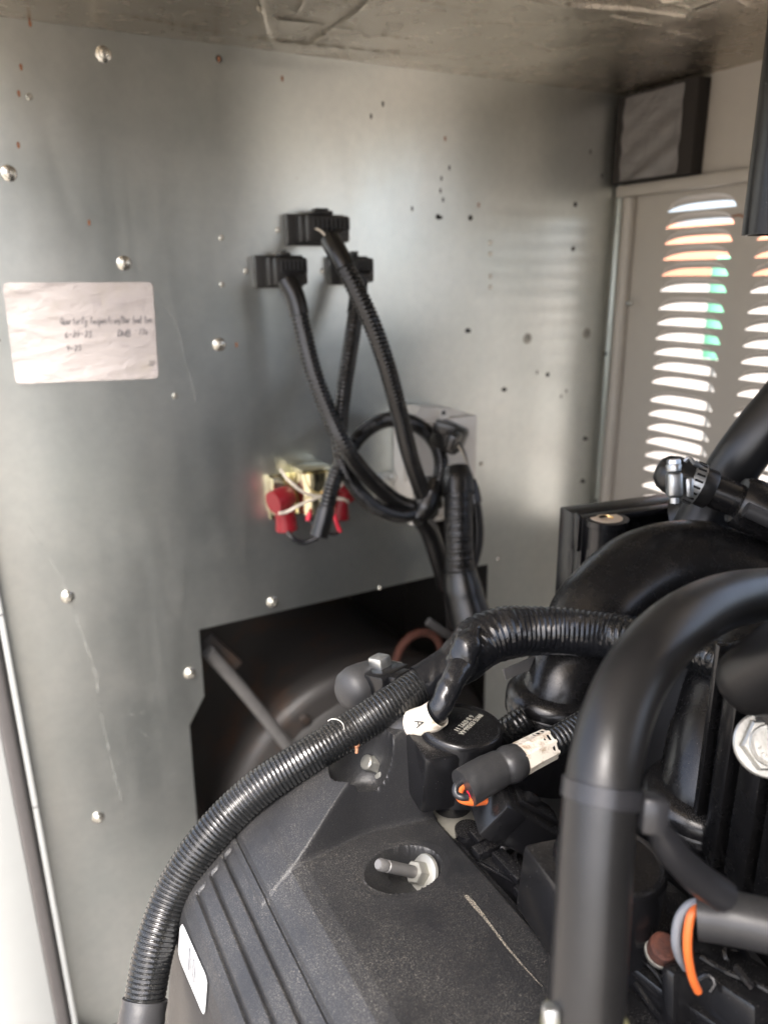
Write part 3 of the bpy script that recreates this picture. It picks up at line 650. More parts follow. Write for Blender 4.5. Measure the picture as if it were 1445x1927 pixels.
# large conduit down from the module
lc = root('large_conduit', 'thick shiny black conduit dropping from the control box into the opening', 'conduit', P(870, 1190, 1.05))
lcp = PD([(860, 893, .985, .0170), (862, 920, .98, .0190), (863, 980, .975, .0190), (865, 1040, .975, .0185), (868, 1090, .98, .0200), (880, 1150, .98, .025), (900, 1200, .97, .026)])
g = MB(); tube(g, lcp, .0008, 28, corr(.0045, .05, seam=2.2, sa=.08)); part('conduit', g, M['backblack'], lc)
g = MB(); tube(g, PD([(858, 882, .99, .0180), (861, 905, .985, .0212), (863, 932, .98, .0212)]), .003, 28); part('boot_collar', g, M['backblack'], lc)
g = MB(); tube(g, PD([(866, 1075, .978, .0215), (874, 1120, .978, .0255), (888, 1175, .975, .0275)]), .003, 24); part('tape_wrap', g, M['backblack'], lc)
g = MB(); tube(g, PD([(820, 905, 1.0, .015), (812, 930, .995, .015), (815, 955, .99, .013)]), .003, 18); part('side_boot', g, M['backblack'], lc)
tcn = root('thin_conduit', 'thin black conduit beside the thick one, right edge of the control box', 'conduit', P(882, 1080, 1.04))
tp = PD(dd([(882, 905, .985), (890, 930, .985), (898, 980, .985), (898, 1020, .985), (890, 1055, .985), (880, 1075, .99)], .0080))
g = MB(); tube(g, tp, .0009, 18, corr(.0036, .09)); part('conduit', g, M['backblack'], tcn)
g = MB(); sweep(g, [(p, r*1.2, s) for p, r, s in smooth_path(tp, .003)[:11]], 16); part('tape_wrap', g, M['backblack'], tcn)
pg = root('grey_tube', 'short pale grey tube curving out beside the thick conduit at the opening', 'tube', P(915, 1150, 1.08))
g = MB(); tube(g, PD([(880, 1080, 1.10, .008), (888, 1115, 1.09, .0085), (905, 1150, 1.08, .0085), (930, 1180, 1.06, .0085)]), .004, 16); part('hose', g, M['greyrubber'], pg)

# ------------------------------------------------------------------ engine: dark mass below
eb = root('engine_block', 'dark engine block and intake valley under the plastic parts', 'engine', V((.35, .2, ZB)))
g = MB(); abox(g, .07, .60, -.9, .46, ZB, H-.47, .01); part('block', g, M['block'], eb)
g = MB(); prism(g, [V((.09, -.9, H-.469)), V((.215, -.9, H-.349)), V((.225, -.9, H-.349)), V((.30, -.9, H-.469))], (0, 1.33, 0)); part('cylinder_head', g, M['casting'], eb, smooth=False)
g = MB(); prism(g, [V((.26, -.9, H-.469)), V((.275, -.9, H-.385)), V((.46, -.9, H-.385)), V((.5, -.9, H-.469))], (0, 1.36, 0)); part('valley', g, M['block'], eb, smooth=False)
g = MB(); abox(g, .10, .78, -1.2, -.30, H-.47+.001, H-.02, .03); part('unseen_light_block', g, M['block'], eb)  # unseen mass behind the camera, added to keep light off door and panel
# cylinder head casting patch showing between cover and coil
g = MB(); abox(g, .208, .262, .24, .345, H-.375, H-.352, .004); part('head_pad', g, M['casting'], eb)

g = MB(); box(g, P(835, 1556, .478), EX, EY, EZ, .030, .05, .03, .003); part('head_pad', g, M['casting'], eb)
# ------------------------------------------------------------------ valve cover
prof = [(.036, -.475), (.041, -.42), (.046, -.385), (.0505, -.355), (.0530, -.3425), (.0560, -.3365), (.0605, -.3312), (.0650, -.3272), (.0918, -.3100), (.100, -.3050), (.107, -.3018), (.115, -.3012), (.125, -.3026), (.15, -.307), (.2035, -.3165), (.2058, -.3185), (.2066, -.323), (.2066, -.345)]
def profile(step):
    out = []
    for (a, b), (c, d) in zip(prof, prof[1:]):
        n = max(1, int(math.hypot(c-a, d-b)/step))
        for k in range(n): out.append((lerp(a, c, k/n), lerp(b, d, k/n)))
    return out+[prof[-1]]
PR = profile(.0007)
GROOVES = [(.0920, .3612), (.0828, .3533), (.07376, .3503), (.06483, .3471)]
def plat(X): return -.3012-.176*(X-.115)
def smin(a, b, k=.004): h = max(0, min(1, .5+.5*(b-a)/k)); return lerp(b, a, h)-k*h*(1-h)
def smax(a, b, k=.004): return -smin(-a, -b, k)
YN, YF = .02, .368
def cover_z(X, Z, Y):
    # far bolt tower: the outer slope carries on upwards, cut by a facet that faces the camera
    if X > .088:
        dx = X-.0918; slope = -.310+.60*dx-1.3*dx*dx
        facet = plat(X)+2.6*(Y-(.3118+.012*sm((X-.107)/.06)))
        tz = smin(smin(slope, facet, .003), -.2625, .006)
        if X > .200: tz = min(tz, lerp(-.262, -.318, sm((X-.200)/.006)))
        Z = smax(Z, tz, .004) if X < .2066 else Z
        # recess behind the tower ridge
        u = (X-.166)/.021; v = (Y-.346)/.017; q = u*u+v*v
        if q < 1: Z = min(Z, lerp(-.300, -.268, q**2.5))
    # bolt recess on the plateau
    u = (X-.1640)/.0245; v = (Y-.2905-.12*(X-.164))/.0165
    uu = u+.25*(1-u*u) if abs(u) < 1 else u; q = (u*u if u > 0 else u*u)+v*v
    if q < 1:
        side = .5+.5*u; wall = 1-q**(3.5 if u > -.2 else 1.6); Z -= .0190*wall*(.35+.75*sm(side*1.15))
    elif q < 1.5: Z -= .0006*sm((1.5-q)/.5)
    if X > .0565 and X < .098:
        for gx, gy in GROOVES:
            if Y < gy+.001:
                d = X-gx
                if -.0013 < d < .0011: Z -= .0020*(1-abs(d)/.0014)
                if 0 <= d < .0040: Z -= .00045*(1-d/.004)
            if gy-.0006 < Y < gy+.0010 and 0 < X-gx < .0048: Z -= .0012
    return Z
ysC = [YN+.004*i for i in range(40)]+[.18+.0011*i for i in range(69)]+[.2559+.0008*i for i in range(95)]+[.3319+.0011*i for i in range(70)]; ysC = [y for y in ysC if y < YF]+[YF]
vs = []; nP = len(PR)
for Y in ysC:
    lean = 1
    for X, Z in PR: vs.append(V((X, Y, H+cover_z(X, Z, Y))))
fs = [(j*nP+i, j*nP+i+1, (j+1)*nP+i+1, (j+1)*nP+i) for j in range(len(ysC)-1) for i in range(nP-1)]
# the far end face slopes and is rounded like the moulding
for j, Y in enumerate(ysC):
    for i, (X, Z) in enumerate(PR):
        if X < .155:
            lim = lerp(.352, .385, sm((X-.05)/.06)) if Z > -.36 else .352-(-.36-Z)*.02
            if Y > lim: p = vs[j*nP+i]; e = Y-lim; p.y = lim+.012*(1-math.exp(-e/.012)); p.z -= (e*e*22 if e < .02 else .0088+(e-.02)*1.5)
vc = root('valve_cover', 'black textured plastic valve cover with grooves in the foreground', 'engine cover', V((.13, .25, H-.475)))
g = MB(); g.add(vs, fs); part('cover_shell', g, M['cover'], vc, angle=50)
g = MB(); abox(g, .2068, .2108, YN, .335, H-.352, H-.322, .0012); part('edge_flange', g, M['gloss'], vc)
BA = V((-.80, -.10, .62)).normalized()
def stud(base, long, name):
    g = MB(); k_ = 1 if long else .8; lathe(g, [(.0108*k_, 0), (.0110*k_, .0008), (.0103*k_, .0022), (.0080*k_, .0028)], base, BA, 28); b = part(name, g, M['zincwhite'], vc)
    g = MB(); hexprof(g, base+BA*.0029, BA, .0066*k_, .0065); part('hex', g, M['zincwhite'], b)
    if long:
        g = MB(); lathe(g, [(.0033, 0), (.0033, .0225), (.0028, .0229), (.0028, .0236), (.0033, .024), (.0033, .0285), (.0024, .0300)], base+BA*.0094, BA, 20); part('stud_shank', g, M['dullrod'], b)
    else:
        g = MB(); lathe(g, [(.0046, 0), (.0046, .0022), (.0038, .003)], base+BA*.0094, BA, 18); part('head', g, M['zincwhite'], b)
stud(P(797, 1645, .428), True, 'stud_bolt')
stud(P(712, 1442, .470), False, 'flange_bolt')
# barcode sticker on the outer side
def onside(x, y, off=.0006):
    r = ray(x, y); k = r.x/r.z
    for (a, b), (c, d) in zip(prof, prof[1:]):
        den = (c-a)-k*(d-b)
        if abs(den) < 1e-9: continue
        s = (k*b-a)/den
        if -1e-6 <= s <= 1: X = a+s*(c-a); return CAM+r*(X/r.x)+V((-.9, 0, .35)).normalized()*off
    return P(x, y, .45)
stk = [(344, 1740), (341, 1750), (338, 1790), (342, 1808), (381, 1900), (386, 1908), (389, 1905), (393, 1850), (391, 1838), (349, 1743)]
so_ = MB(); nS = 14
vs_ = []
def edgepts(pl, n):
    ls = [0]
    for p, q in zip(pl, pl[1:]): ls.append(ls[-1]+math.hypot(q[0]-p[0], q[1]-p[1]))
    out = []
    for k in range(n+1):
        d = ls[-1]*k/n; j = 0
        while j < len(ls)-2 and ls[j+1] < d: j += 1
        t_ = (d-ls[j])/(ls[j+1]-ls[j]); out.append((lerp(pl[j][0], pl[j+1][0], t_), lerp(pl[j][1], pl[j+1][1], t_)))
    return out
le = edgepts([(346, 1739), (342, 1743), (338, 1790), (342, 1808), (381, 1900), (385.5, 1908)], 24); ri = edgepts([(346.5, 1739), (350, 1745), (389, 1832), (393, 1848), (389, 1904), (386, 1908.5)], 24)
for i_ in range(25):
    for j_ in range(7): vs_.append(onside(lerp(le[i_][0], ri[i_][0], j_/6), lerp(le[i_][1], ri[i_][1], j_/6), .0008))
so_.add(vs_, [(i_*7+j_, i_*7+j_+1, i_*7+8+j_, i_*7+7+j_) for i_ in range(24) for j_ in range(6)])
sk = part('barcode_sticker', so_, M['sticker'], vc)
for i in range(8):
    x0 = lerp(360, 372.5, i/7); y0 = lerp(1776, 1808, i/7); wv = [.5, 1.1, .5, .8, .45, .9, .6, 1.0][i]; g = MB()
    for q in range(8):
        f0, f1 = q/8, (q+1)/8; g.add([onside(x0-3*f0, y0+44*f0, .0014), onside(x0-3*f0+wv, y0+44*f0+2.2*wv, .0014), onside(x0-3*f1+wv, y0+44*f1+2.2*wv, .0014), onside(x0-3*f1, y0+44*f1, .0014)], [(0, 1, 2, 3)])
    part('bar', g, M['barcode'], sk, smooth=False)
g = MB()
for i in range(7):
    x0 = lerp(357, 367, i/6); y0 = lerp(1828, 1852, i/6); g.add([onside(x0, y0, .0013), onside(x0+.9, y0+1.8, .0013), onside(x0+.6, y0+4.5, .0013), onside(x0-.3, y0+2.7, .0013)], [(0, 1, 2, 3)])
part('digits', g, M['barcode'], sk, smooth=False)
# chalky scratch on the top and grit
def ontop(x, y, off=.0003):
    r = ray(x, y); t = (-.3012+.176*.115)/(r.z+.176*r.x); return CAM+r*t+V((0, 0, off))
g = MB(); pts = [(876, 1686), (892, 1704), (910, 1726), (930, 1752), (955, 1785), (985, 1820), (1020, 1858)]
vs2 = []
for i, (x, y) in enumerate(pts):
    ww = [4, 5, 3.2, 2.4, 2, 1.6, .6][i]; vs2 += [ontop(x-ww*.75, y+ww*.5, .0004), ontop(x+ww*.75, y-ww*.5, .0004)]
g.add(vs2, [(2*i, 2*i+1, 2*i+3, 2*i+2) for i in range(len(pts)-1)])
t = NT('chalk_scratch'); al = t.rng(t.noise(1600, 4, .8), .42, .62); t.l(al, t.b.inputs['Alpha']); M['chalk'] = t.set((.34, .30, .24), .8, 0)
part('scratch', g, M['chalk'], vc, smooth=False)

# ------------------------------------------------------------------ main harness
mh = root('main_harness', 'thick ribbed black cable harness arching over the valve cover', 'cable harness', P(272, 1930, .40))
mp = PD([(262, 1985, .402, .0108), (268, 1927, .405, .0108), (278, 1850, .412, .0110), (298, 1760, .42, .0112), (335, 1665, .43, .0113), (395, 1575, .437, .0113), (480, 1490, .445, .0113), (570, 1430, .452, .0113), (660, 1375, .46, .0113), (735, 1325, .468, .0113), (800, 1285, .478, .0118), (850, 1255, .485, .0125), (885, 1222, .492, .0145)])
g = MB(); tube(g, mp, .00029, 30, corr(.0026, .055, seam=4.1, sa=.06)); part('ribbed_conduit', g, M['loom'], mh)
def crumple(a, b, am): return lambda s, t, u: 1+am*math.sin(a*t+b*s*400+2*math.sin(s*150))*math.sin(s*260+t)+am*.6*math.sin(s*900+3*t)
mp2 = PD([(790, 1290, .477, .0128), (840, 1262, .483, .0137), (872, 1238, .488, .0158), (905, 1207, .495, .0178), (945, 1192, .50, .0178), (1000, 1187, .506, .0166), (1060, 1188, .508, .0160), (1130, 1194, .502, .0158), (1200, 1203, .488, .0145)])
g = MB(); tube(g, mp2, .0010, 40, lambda s, t, u: (1+.012*math.sin(5*t+s*420)*math.sin(s*230)+.010*math.sin(9*t+s*900)*math.sin(s*140+t))*(1-.05*(.5-.5*math.cos(2*math.pi*s/.0040))*sm((u-.12)/.3)*(.25+.75*sm(math.cos(t-0.2)+.4)))); part('taped_trunk', g, M['tape'], mh)
mp3 = PD([(1150, 1195, .497, .0132), (1220, 1203, .478, .0125), (1310, 1228, .445, .0112), (1400, 1264, .415, .0106), (1470, 1292, .405, .0106), (1650, 1360, .41, .0106)])
g = MB(); tube(g, mp3, .0007, 32, corr(.0048, .10)); part('ribbed_conduit', g, M['loom'], mh)
g = MB(); tube(g, PD([(255, 2010, .400, .0122), (266, 1927, .4035, .0120), (274, 1880, .4075, .0118)]), .002, 28, crumple(3, 1, .02)); part('tape_wrap', g, M['sleeve'], mh)
g = MB(); tube(g, PD([(895, 1180, .475, .004), (880, 1215, .468, .009), (868, 1250, .470, .010), (862, 1275, .478, .006)]), .0015, 20, crumple(4, 1, .06)); part('tape_twist', g, M['tape'], mh)
# side branch with stained white label
bh = root('branch_harness', 'short black branch cable with a curled white label marked A', 'cable', P(780, 1365, .46))
bp = PD([(880, 1240, .472, .0078), (862, 1262, .462, .0080), (846, 1292, .455, .0074), (828, 1330, .452, .0072), (806, 1352, .456, .0070), (770, 1366, .465, .0075), (700, 1385, .475, .0085), (650, 1400, .485, .0085)])
g = MB(); tube(g, bp, .0010, 24, lambda s, t, u: 1+.03*math.sin(s*700+2*t)*math.sin(s*330)); part('taped_cable', g, M['tape'], bh)
g = MB(); tube(g, PD([(775, 1365, .4635, .0088), (735, 1376, .4695, .0092), (690, 1388, .476, .0092)]), .003, 24); part('sleeve', g, M['sleeve'], bh)
lbp = PD([(823, 1342, .4515, .0084), (806, 1354, .455, .0086), (786, 1362, .460, .0087), (776, 1364, .4625, .0085)])
g = MB(); tube(g, lbp, .0012, 26, lambda s, t, u: 1.04+.06*math.sin(t+1)*sm(u), caps=False); lb = part('wrap_label', g, M['labelmat'], bh)
# the letter A on the label
tm = textmesh('A', .0075, .00015); c = P(787, 1361, .4455); ax = (P(800, 1385, .449)-P(793, 1362, .449)).normalized(); ay = (P(800, 1352, .449)-P(788, 1358, .449)).normalized(); ay = (ay-ax*ax.dot(ay)).normalized()
place(tm, c-ax*.0022-ay*.002, ax, ay); part('letter', tm, M['inklabel'], lb, smooth=False)
# thin conduit under the harness
uc = root('under_conduit', 'thin dusty ribbed conduit running beneath the thick harness', 'conduit', P(620, 1440, .47))
g = MB(); tube(g, PD([(560, 1480, .468, .006), (610, 1447, .47, .006), (660, 1412, .475, .006), (700, 1395, .482, .006)]), .0007, 18, corr(.0032, .12)); part('conduit', g, M['loom'], uc)
# grit and fibres
fb1 = root('pale_fibre', 'pale curled fibre lying on the ribbed harness', 'fibre', P(618, 1350, .449))
g = MB(); tube(g, PD([(617, 1357, .4478, .00025), (625, 1353, .4470, .0003), (637, 1355, .447, .0003), (645, 1362, .4475, .0003), (648, 1372, .448, .0002)]), .0006, 6); part('strand', g, M['hair'], fb1)
for (x, y, d, s_, lab) in ((671, 1408, .452, .0024, 'small brown leaf bit caught under the thick harness'), (519, 1692, .452, .0016, 'tiny brown crumb on the valve cover groove')):
    g = MB(); c = P(x, y, d)
    for k in range(3): box(g, c+V((random.uniform(-1, 1), random.uniform(-1, 1), random.uniform(-1, 1)))*s_*.5, *frame(V((random.random(), random.random(), random.random()))), s_, s_*.7, s_*1.3, s_*.2)
    single('leaf_bit', g, M['debris'], lab, 'debris')

# ------------------------------------------------------------------ ignition coils
DYC = -.125
ca = V((.10, .0, 1)).normalized(); cc = P(868, 1361, .46)
co = root('ignition_coil', 'round black ignition coil with part number on its dusty cap', 'coil', cc-ca*.06, 'ignition coils beside the valve cover')
g = MB(); lathe(g, [(.0262, -.042), (.0262, -.0045), (.0258, -.0018), (.0248, -.0004), (.0238, .0), (.0230, -.0005), (.0222, -.0012), (.0, -.0012)], cc, ca, 56, True, False); part('cap', g, M['gloss'], co)
u_, v_, a_ = frame(ca, V((-1, .15, 0)))
g = MB(); box(g, cc-ca*.0235+u_*.012, u_, v_, a_, .042, .047, .037, .003); part('body', g, M['gloss'], co)
g = MB(); lathe(g, [(.012, -.085), (.012, -.0425)], cc, ca, 24); part('stem', g, M['gloss'], co)
tx = (P(897, 1392, .46)-P(908, 1345, .46)); tx = (tx-ca*tx.dot(ca)).normalized(); ty = ca.cross(tx)
if ty.dot(RT) < 0: ty = -ty
for s_, px_, size, nm in (('8W7E-12A366-AA', (901, 1343), .0048, 'part_number'), ('6 B 0392 11', (884, 1345), .0048, 'date_code')):
    tm = textmesh(s_, size, .00012); r = ray(*px_); q = cc-ca*.0009; tt = (q-CAM).dot(ca)/r.dot(ca); org = CAM+r*tt
    wdt = max(p.x for p in tm.v); L = .029 if nm == 'part_number' else .022
    for p in tm.v: p.x *= L/wdt
    place(tm, org, tx, ty); part(nm, tm, M['emboss'], co, smooth=False)
copy_tree(co, None, (0, DYC, 0), 'second ignition coil, its dusty cap half hidden by the foreground hose')

# ------------------------------------------------------------------ intake runners
def runner(label):
    base = P(1050, 1292, .53)
    t = root('intake_runner', label, 'intake pipe', base-V((0, 0, .06)), 'curved plastic intake runners')
    pts = [(base+V((0, 0, -.03)), .0255), (base+V((0, 0, -.004)), .0262)]+[(p, r) for p, r in PD([(1085, 1225, .545, .0305), (1132, 1150, .562, .0345), (1215, 1085, .58, .037), (1320, 1070, .585, .037), (1440, 1120, .58, .037), (1540, 1220, .57, .036)])]
    g = MB(); tube(g, pts, .004, 48, lambda s, t_, u: 1-.012*math.exp(-((abs((t_-1.4+math.pi) % (2*math.pi)-math.pi))/.03)**2)); part('pipe', g, M['runner'], t)
    fa = V((.04, -.04, 1)).normalized()
    g = MB(); lathe(g, [(.0255, .0025), (.0305, .0022), (.0345, -.001), (.0368, -.0045), (.0372, -.0085), (.0362, -.0098), (.0372, -.0112), (.0370, -.0165), (.0345, -.0180), (.0335, -.070)], base, fa, 64, False, False, sq=.9); part('flange_lip', g, M['gloss'], t)
    return t
run1 = runner('large glossy black curved intake pipe rising behind the harness')
copy_tree(run1, None, (0, DYC, 0), 'second black intake pipe behind the blurred foreground hose')
# corrugated bits and pipes near the runner
ir = root('injector_lead', 'short ribbed black lead between the coil and the intake pipe', 'cable', P(960, 1370, .50))
g = MB(); tube(g, PD([(940, 1385, .505, .009), (965, 1368, .50, .0092), (992, 1350, .50, .009)]), .0006, 20, corr(.003, .10)); part('lead', g, M['loom'], ir)
fp = root('flat_ribbon', 'flat grey ribbed strip tucked under the taped harness', 'strip', P(975, 1260, .52))
g = MB(); box(g, P(980, 1256, .525), *frame((P(1015, 1240, .53)-P(950, 1268, .52)), UP), .008, .002, .028, .0006); part('strip', g, M['dullrod'], fp)

# ---- manifold corner with brass insert
mf = root('manifold_corner', 'black ribbed manifold corner with a brass threaded insert', 'manifold', P(1140, 1150, .64))
fx = (P(1240, 985, .66)-P(1089, 975, .63)); fx.z = 0; fx.normalize(); fz = EZ; fy = fx.cross(fz)   # fy points away or toward
tl = P(1089, 972, .63)
def mfbox(x0, x1, z0, z1, y0, y1, name, bev=.0015):
    g = MB(); box(g, tl+fx*((x0+x1)/2)+fz*((z0+z1)/2)+fy*((y0+y1)/2), fx, fz, fy, x1-x0, z1-z0, abs(y1-y0), bev); return part(name, g, M['gloss'], mf)
sgn = 1 if fy.dot(-FW) > 0 else -1
def sy(a, b): return (a, b) if sgn > 0 else (-b, -a)
mfbox(0, .16, -.14, .0, *sy(-.03, -.006), 'back_wall')
mfbox(0, .006, -.14, .0, *sy(-.0059, .006), 'rim'); mfbox(.0061, .16, -.006, -.0002, *sy(-.0059, .006), 'rim')
for xx in (.018, .044, .062, .085): mfbox(xx, xx+.003, -.12, -.012-.15*abs(xx-.044), *sy(-.0059, .004), 'rib')
for zz in (-.018, -.032): mfbox(.066, .12, zz-.003, zz, *sy(-.0059, .005), 'rib')
bc = P(1140, 975, .628)
g = MB(); lathe(g, [(.0165, -.07), (.0170, -.006), (.0185, -.005), (.0185, 0), (.0135, .0002), (.0135, -.001)], bc, EZ, 36, True, False); part('boss', g, M['gloss'], mf)
g = MB(); lathe(g, [(.0132, -.0008), (.0132, .0006), (.0062, .0008), (.0058, -.004), (.0, -.005)], bc, EZ, 32, True, False); br = part('insert', g, M['tan'], mf)
g = MB(); lathe(g, [(.0060, .0009), (.0052, -.001), (.0050, -.006), (.0, -.006)], bc, EZ, 24, False, False); part('thread', g, M['brass'], br)
mfbox(-.0035, .0, -.03, .003, *sy(-.004, .005), 'tab')

# ---- plenum mass behind, right
pm = root('intake_plenum', 'dark plastic intake plenum behind the runners at right', 'manifold', V((.58, .33, H-.30)))
g = MB(); tube(g, [(P(1370, 1030, .69), .05), (P(1430, 1120, .64), .055), (P(1520, 1240, .58), .06)], .01, 32); part('plenum', g, M['gloss'], pm)
g = MB(); box(g, P(1275, 1385, .505), *frame(V((0, 1, 0)), V((.25, 0, 1))), .13, .012, .16, .004); part('side_wall', g, M['cover'], pm)
# ---- ribbed side plate of the manifold, right edge
rp = root('manifold_plate', 'ribbed black manifold wall at the right edge with sloping flange', 'manifold', P(1400, 1640, .44))
px0 = P(1338, 1235, .475); px1 = P(1330, 1560, .455)
rx = (P(1450, 1690, .405)-P(1330, 1555, .455)); rxn = V((rx.x, rx.y, 0)).normalized()
def plate(x, y, w_, top, bot, dep, name, th=.004):
    a = P(x, top, dep); b = P(x+ (bot-top)*(-.04), bot, dep); g = MB(); mid = (a+b)/2; L = abs(a.z-b.z)
    nn = rxn.cross(EZ); box(g, mid, rxn, nn, EZ, w_, th, L, .0012); return part(name, g, M['runner'], rp)
nn = rxn.cross(EZ)
if nn.dot(FW) > 0: nn = -nn
def pl2(off, s0, s1, z0, z1, t0, t1, name, mat='runner'):
    o_ = P(1340, 1440, .395); g = MB()
    box(g, o_+rxn*((s0+s1)/2)+EZ*((z0+z1)/2)+nn*((t0+t1)/2), rxn, nn, EZ, abs(s1-s0), abs(t1-t0), abs(z1-z0), .0012); return part(name, g, M[mat], rp)
pl2(0, .000, .10, -.044, .072, -.02, .0, 'wall', 'gloss')
pl2(0, -.001, .003, -.042, .072, .0005, .008, 'rib'); pl2(0, .006, .009, -.038, .068, .0005, .005, 'rib', 'gloss'); pl2(0, .013, .022, -.046, .072, .0005, .010, 'rib'); pl2(0, .030, .044, -.046, .072, .0005, .011, 'rib'); pl2(0, .050, .09, -.046, .072, .0005, .011, 'rib')
pl2(0, .012, .10, -.054, -.0465, .0, .017, 'foot_flange', 'gloss')
# big hex bolt at right edge
hb = root('hex_bolt', 'bright zinc hex bolt on a large washer at the right edge', 'bolt', P(1437, 1440, .385))
BX = (-FW+V((-.15, 0, .35))-RT*.1).normalized(); bc = P(1444, 1402, .34); UPB = frame(BX, UP+RT*.5)
g = MB(); lathe(g, [(.0140, -.003), (.0145, -.0022), (.0145, -.0006), (.0138, 0), (.008, .0002)], bc, BX, 48, True, True); part('washer', g, M['zincwhite'], hb)
g = MB(); lathe(g, [(.0122, .0), (.0122, .0040), (.0112, .0048), (.0100, .0048)], bc+BX*.0004, BX, 6, hint=UP*.9+RT*.45); hd = part('head', g, M['zincwhite'], hb)
g = MB(); lathe(g, [(.0093, .0049), (.0093, .0058), (.0088, .0062), (.0074, .0061), (.0073, .0056), (.0015, .0056), (.0013, .0048)], bc, BX, 36); part('head_face', g, M['zincwhite'], hd)
for s_, ang in (('A', 70), ('B', 40), ('C', 15), ('K', 190), ('I', 215), ('L', 238), ('S', 262), ('O', 290)):
    tm = textmesh(s_, .0021, .0002); u0, v0, a0 = frame(BX, UP); an = R(ang); dr = RT*math.cos(an)+UP*math.sin(an); dr = (dr-BX*dr.dot(BX)).normalized(); tg = BX.cross(dr)
    place(tm, bc+BX*.0058+dr*.0044+tg*.0007, -tg, dr); part('mark', tm, M['emboss'], hd, smooth=False)

# ------------------------------------------------------------------ rubber capped sensor behind harness
rs = root('capped_sensor', 'grey rubber capped sensor with clip and orange wire behind the harness', 'sensor', P(690, 1330, .50))
ax_ = (P(640, 1310, .485)-P(740, 1255, .52)).normalized()
g = MB(); lathe(g, [(.0125, -.018), (.0130, -.010), (.0145, -.002), (.0152, .006), (.0140, .0125), (.010, .017), (.004, .0188), (0, .019)], P(684, 1288, .50), ax_, 36, True, False); part('cap', g, M['greyrubber'], rs)
g = MB(); box(g, P(728, 1286, .492), *frame(ax_, UP), .021, .02, .026, .002); box(g, P(737, 1278, .489), *frame(ax_, UP), .012, .022, .016, .002); part('plug', g, M['gloss'], rs)
g = MB(); box(g, P(715, 1246, .495), *frame(ax_, UP), .009, .012, .011, .002); box(g, P(731, 1256, .498), *frame(ax_, UP), .002, .010, .018, .0008); part('clip', g, M['zinc'], rs)
g = MB(); tube(g, PD([(702, 1292, .490, .0018), (692, 1290, .486, .0018), (686, 1298, .485, .0018), (688, 1310, .485, .0018), (692, 1325, .487, .0018)]), .001, 10); part('wire', g, M['orange'], rs)
g = MB(); tube(g, PD([(698, 1284, .491, .0018), (686, 1285, .487, .0018), (681, 1296, .486, .0018), (681, 1312, .486, .0018)]), .0006, 10, corr(.002, .15)); part('wire', g, M['blackwire'], rs)

# ------------------------------------------------------------------ lower lead with label and coil plug
ll = root('labelled_lead', 'ribbed black lead with stained silver label ending in heat shrink', 'cable', P(900, 1500, .41))
g = MB(); tube(g, PD([(1130, 1345, .44, .0082), (1085, 1372, .432, .0082), (1040, 1397, .424, .0082), (1010, 1410, .420, .0082)]), .0006, 28, corr(.0030, .13)); part('conduit', g, M['loom'], ll)
g = MB(); tube(g, PD([(1034, 1400, .4235, .0089), (1000, 1417, .418, .0091), (972, 1432, .414, .0093)]), .0015, 8, caps=True); part('wrap_label', g, M['labelmat'], ll, angle=20)
g = MB(); tube(g, PD([(975, 1431, .4145, .0094), (962, 1437, .412, .0104), (950, 1442, .411, .0100), (946, 1444, .4105, .0092), (938, 1447, .4098, .0098), (905, 1464, .405, .0104), (872, 1484, .400, .0104)]), .0012, 30, crumple(3, 1, .012)); part('heat_shrink', g, M['sleeve'], ll)
g = MB(); tube(g, PD([(870, 1478, .4005, .0024), (863, 1490, .398, .0024), (868, 1503, .396, .0024), (890, 1508, .398, .0024), (912, 1506, .404, .0024)]), .001, 10); part('wire', g, M['orange'], ll)
g = MB(); tube(g, PD([(868, 1470, .400, .0020), (858, 1480, .398, .0020), (858, 1494, .396, .0020), (868, 1500, .3945, .0020), (880, 1500, .395, .0020)]), .001, 10); part('wire', g, M['blackwire'], ll)
g = MB(); tube(g, PD([(882, 1486, .3975, .0016), (888, 1498, .397, .0016), (900, 1505, .399, .0016)]), .001, 10); part('wire', g, M['redins'], ll)
cp_ = root('coil_plug', 'black rectangular wiring plug at the end of the labelled lead', 'connector', P(970, 1600, .42))
LX = (P(1030, 1572, .425)-P(920, 1510, .410)).normalized(); LU = (UP*.75+RT*.45-FW*.25); LU = (LU-LX*LU.dot(LX)).normalized(); LN = LX.cross(LU)
pc = P(972, 1540, .418)
g = MB(); box(g, pc, LX, LN, LU, .046, .027, .0205, .0012, 2); part('shell', g, M['gloss'], cp_)
g = MB(); box(g, pc-LX*.016+LN*.0*.01, LX, LN, LU, .015, .0295, .0232, .0015, 2); part('collar', g, M['gloss'], cp_)
g = MB(); box(g, pc+LU*.0118+LX*.004, LX, LN, LU, .030, .010, .003, .0008); lt = part('latch', g, M['gloss'], cp_)
g = MB(); lathe(g, [(.0030, 0), (.0032, .002), (.0028, .008), (.002, .009)], pc+LU*.0148-LX*.006, LX, 16); part('latch_pin', g, M['gloss'], lt)
g = MB(); box(g, pc+LX*.0252, LX, LN, LU, .004, .021, .016, .002); part('nose', g, M['gloss'], cp_)
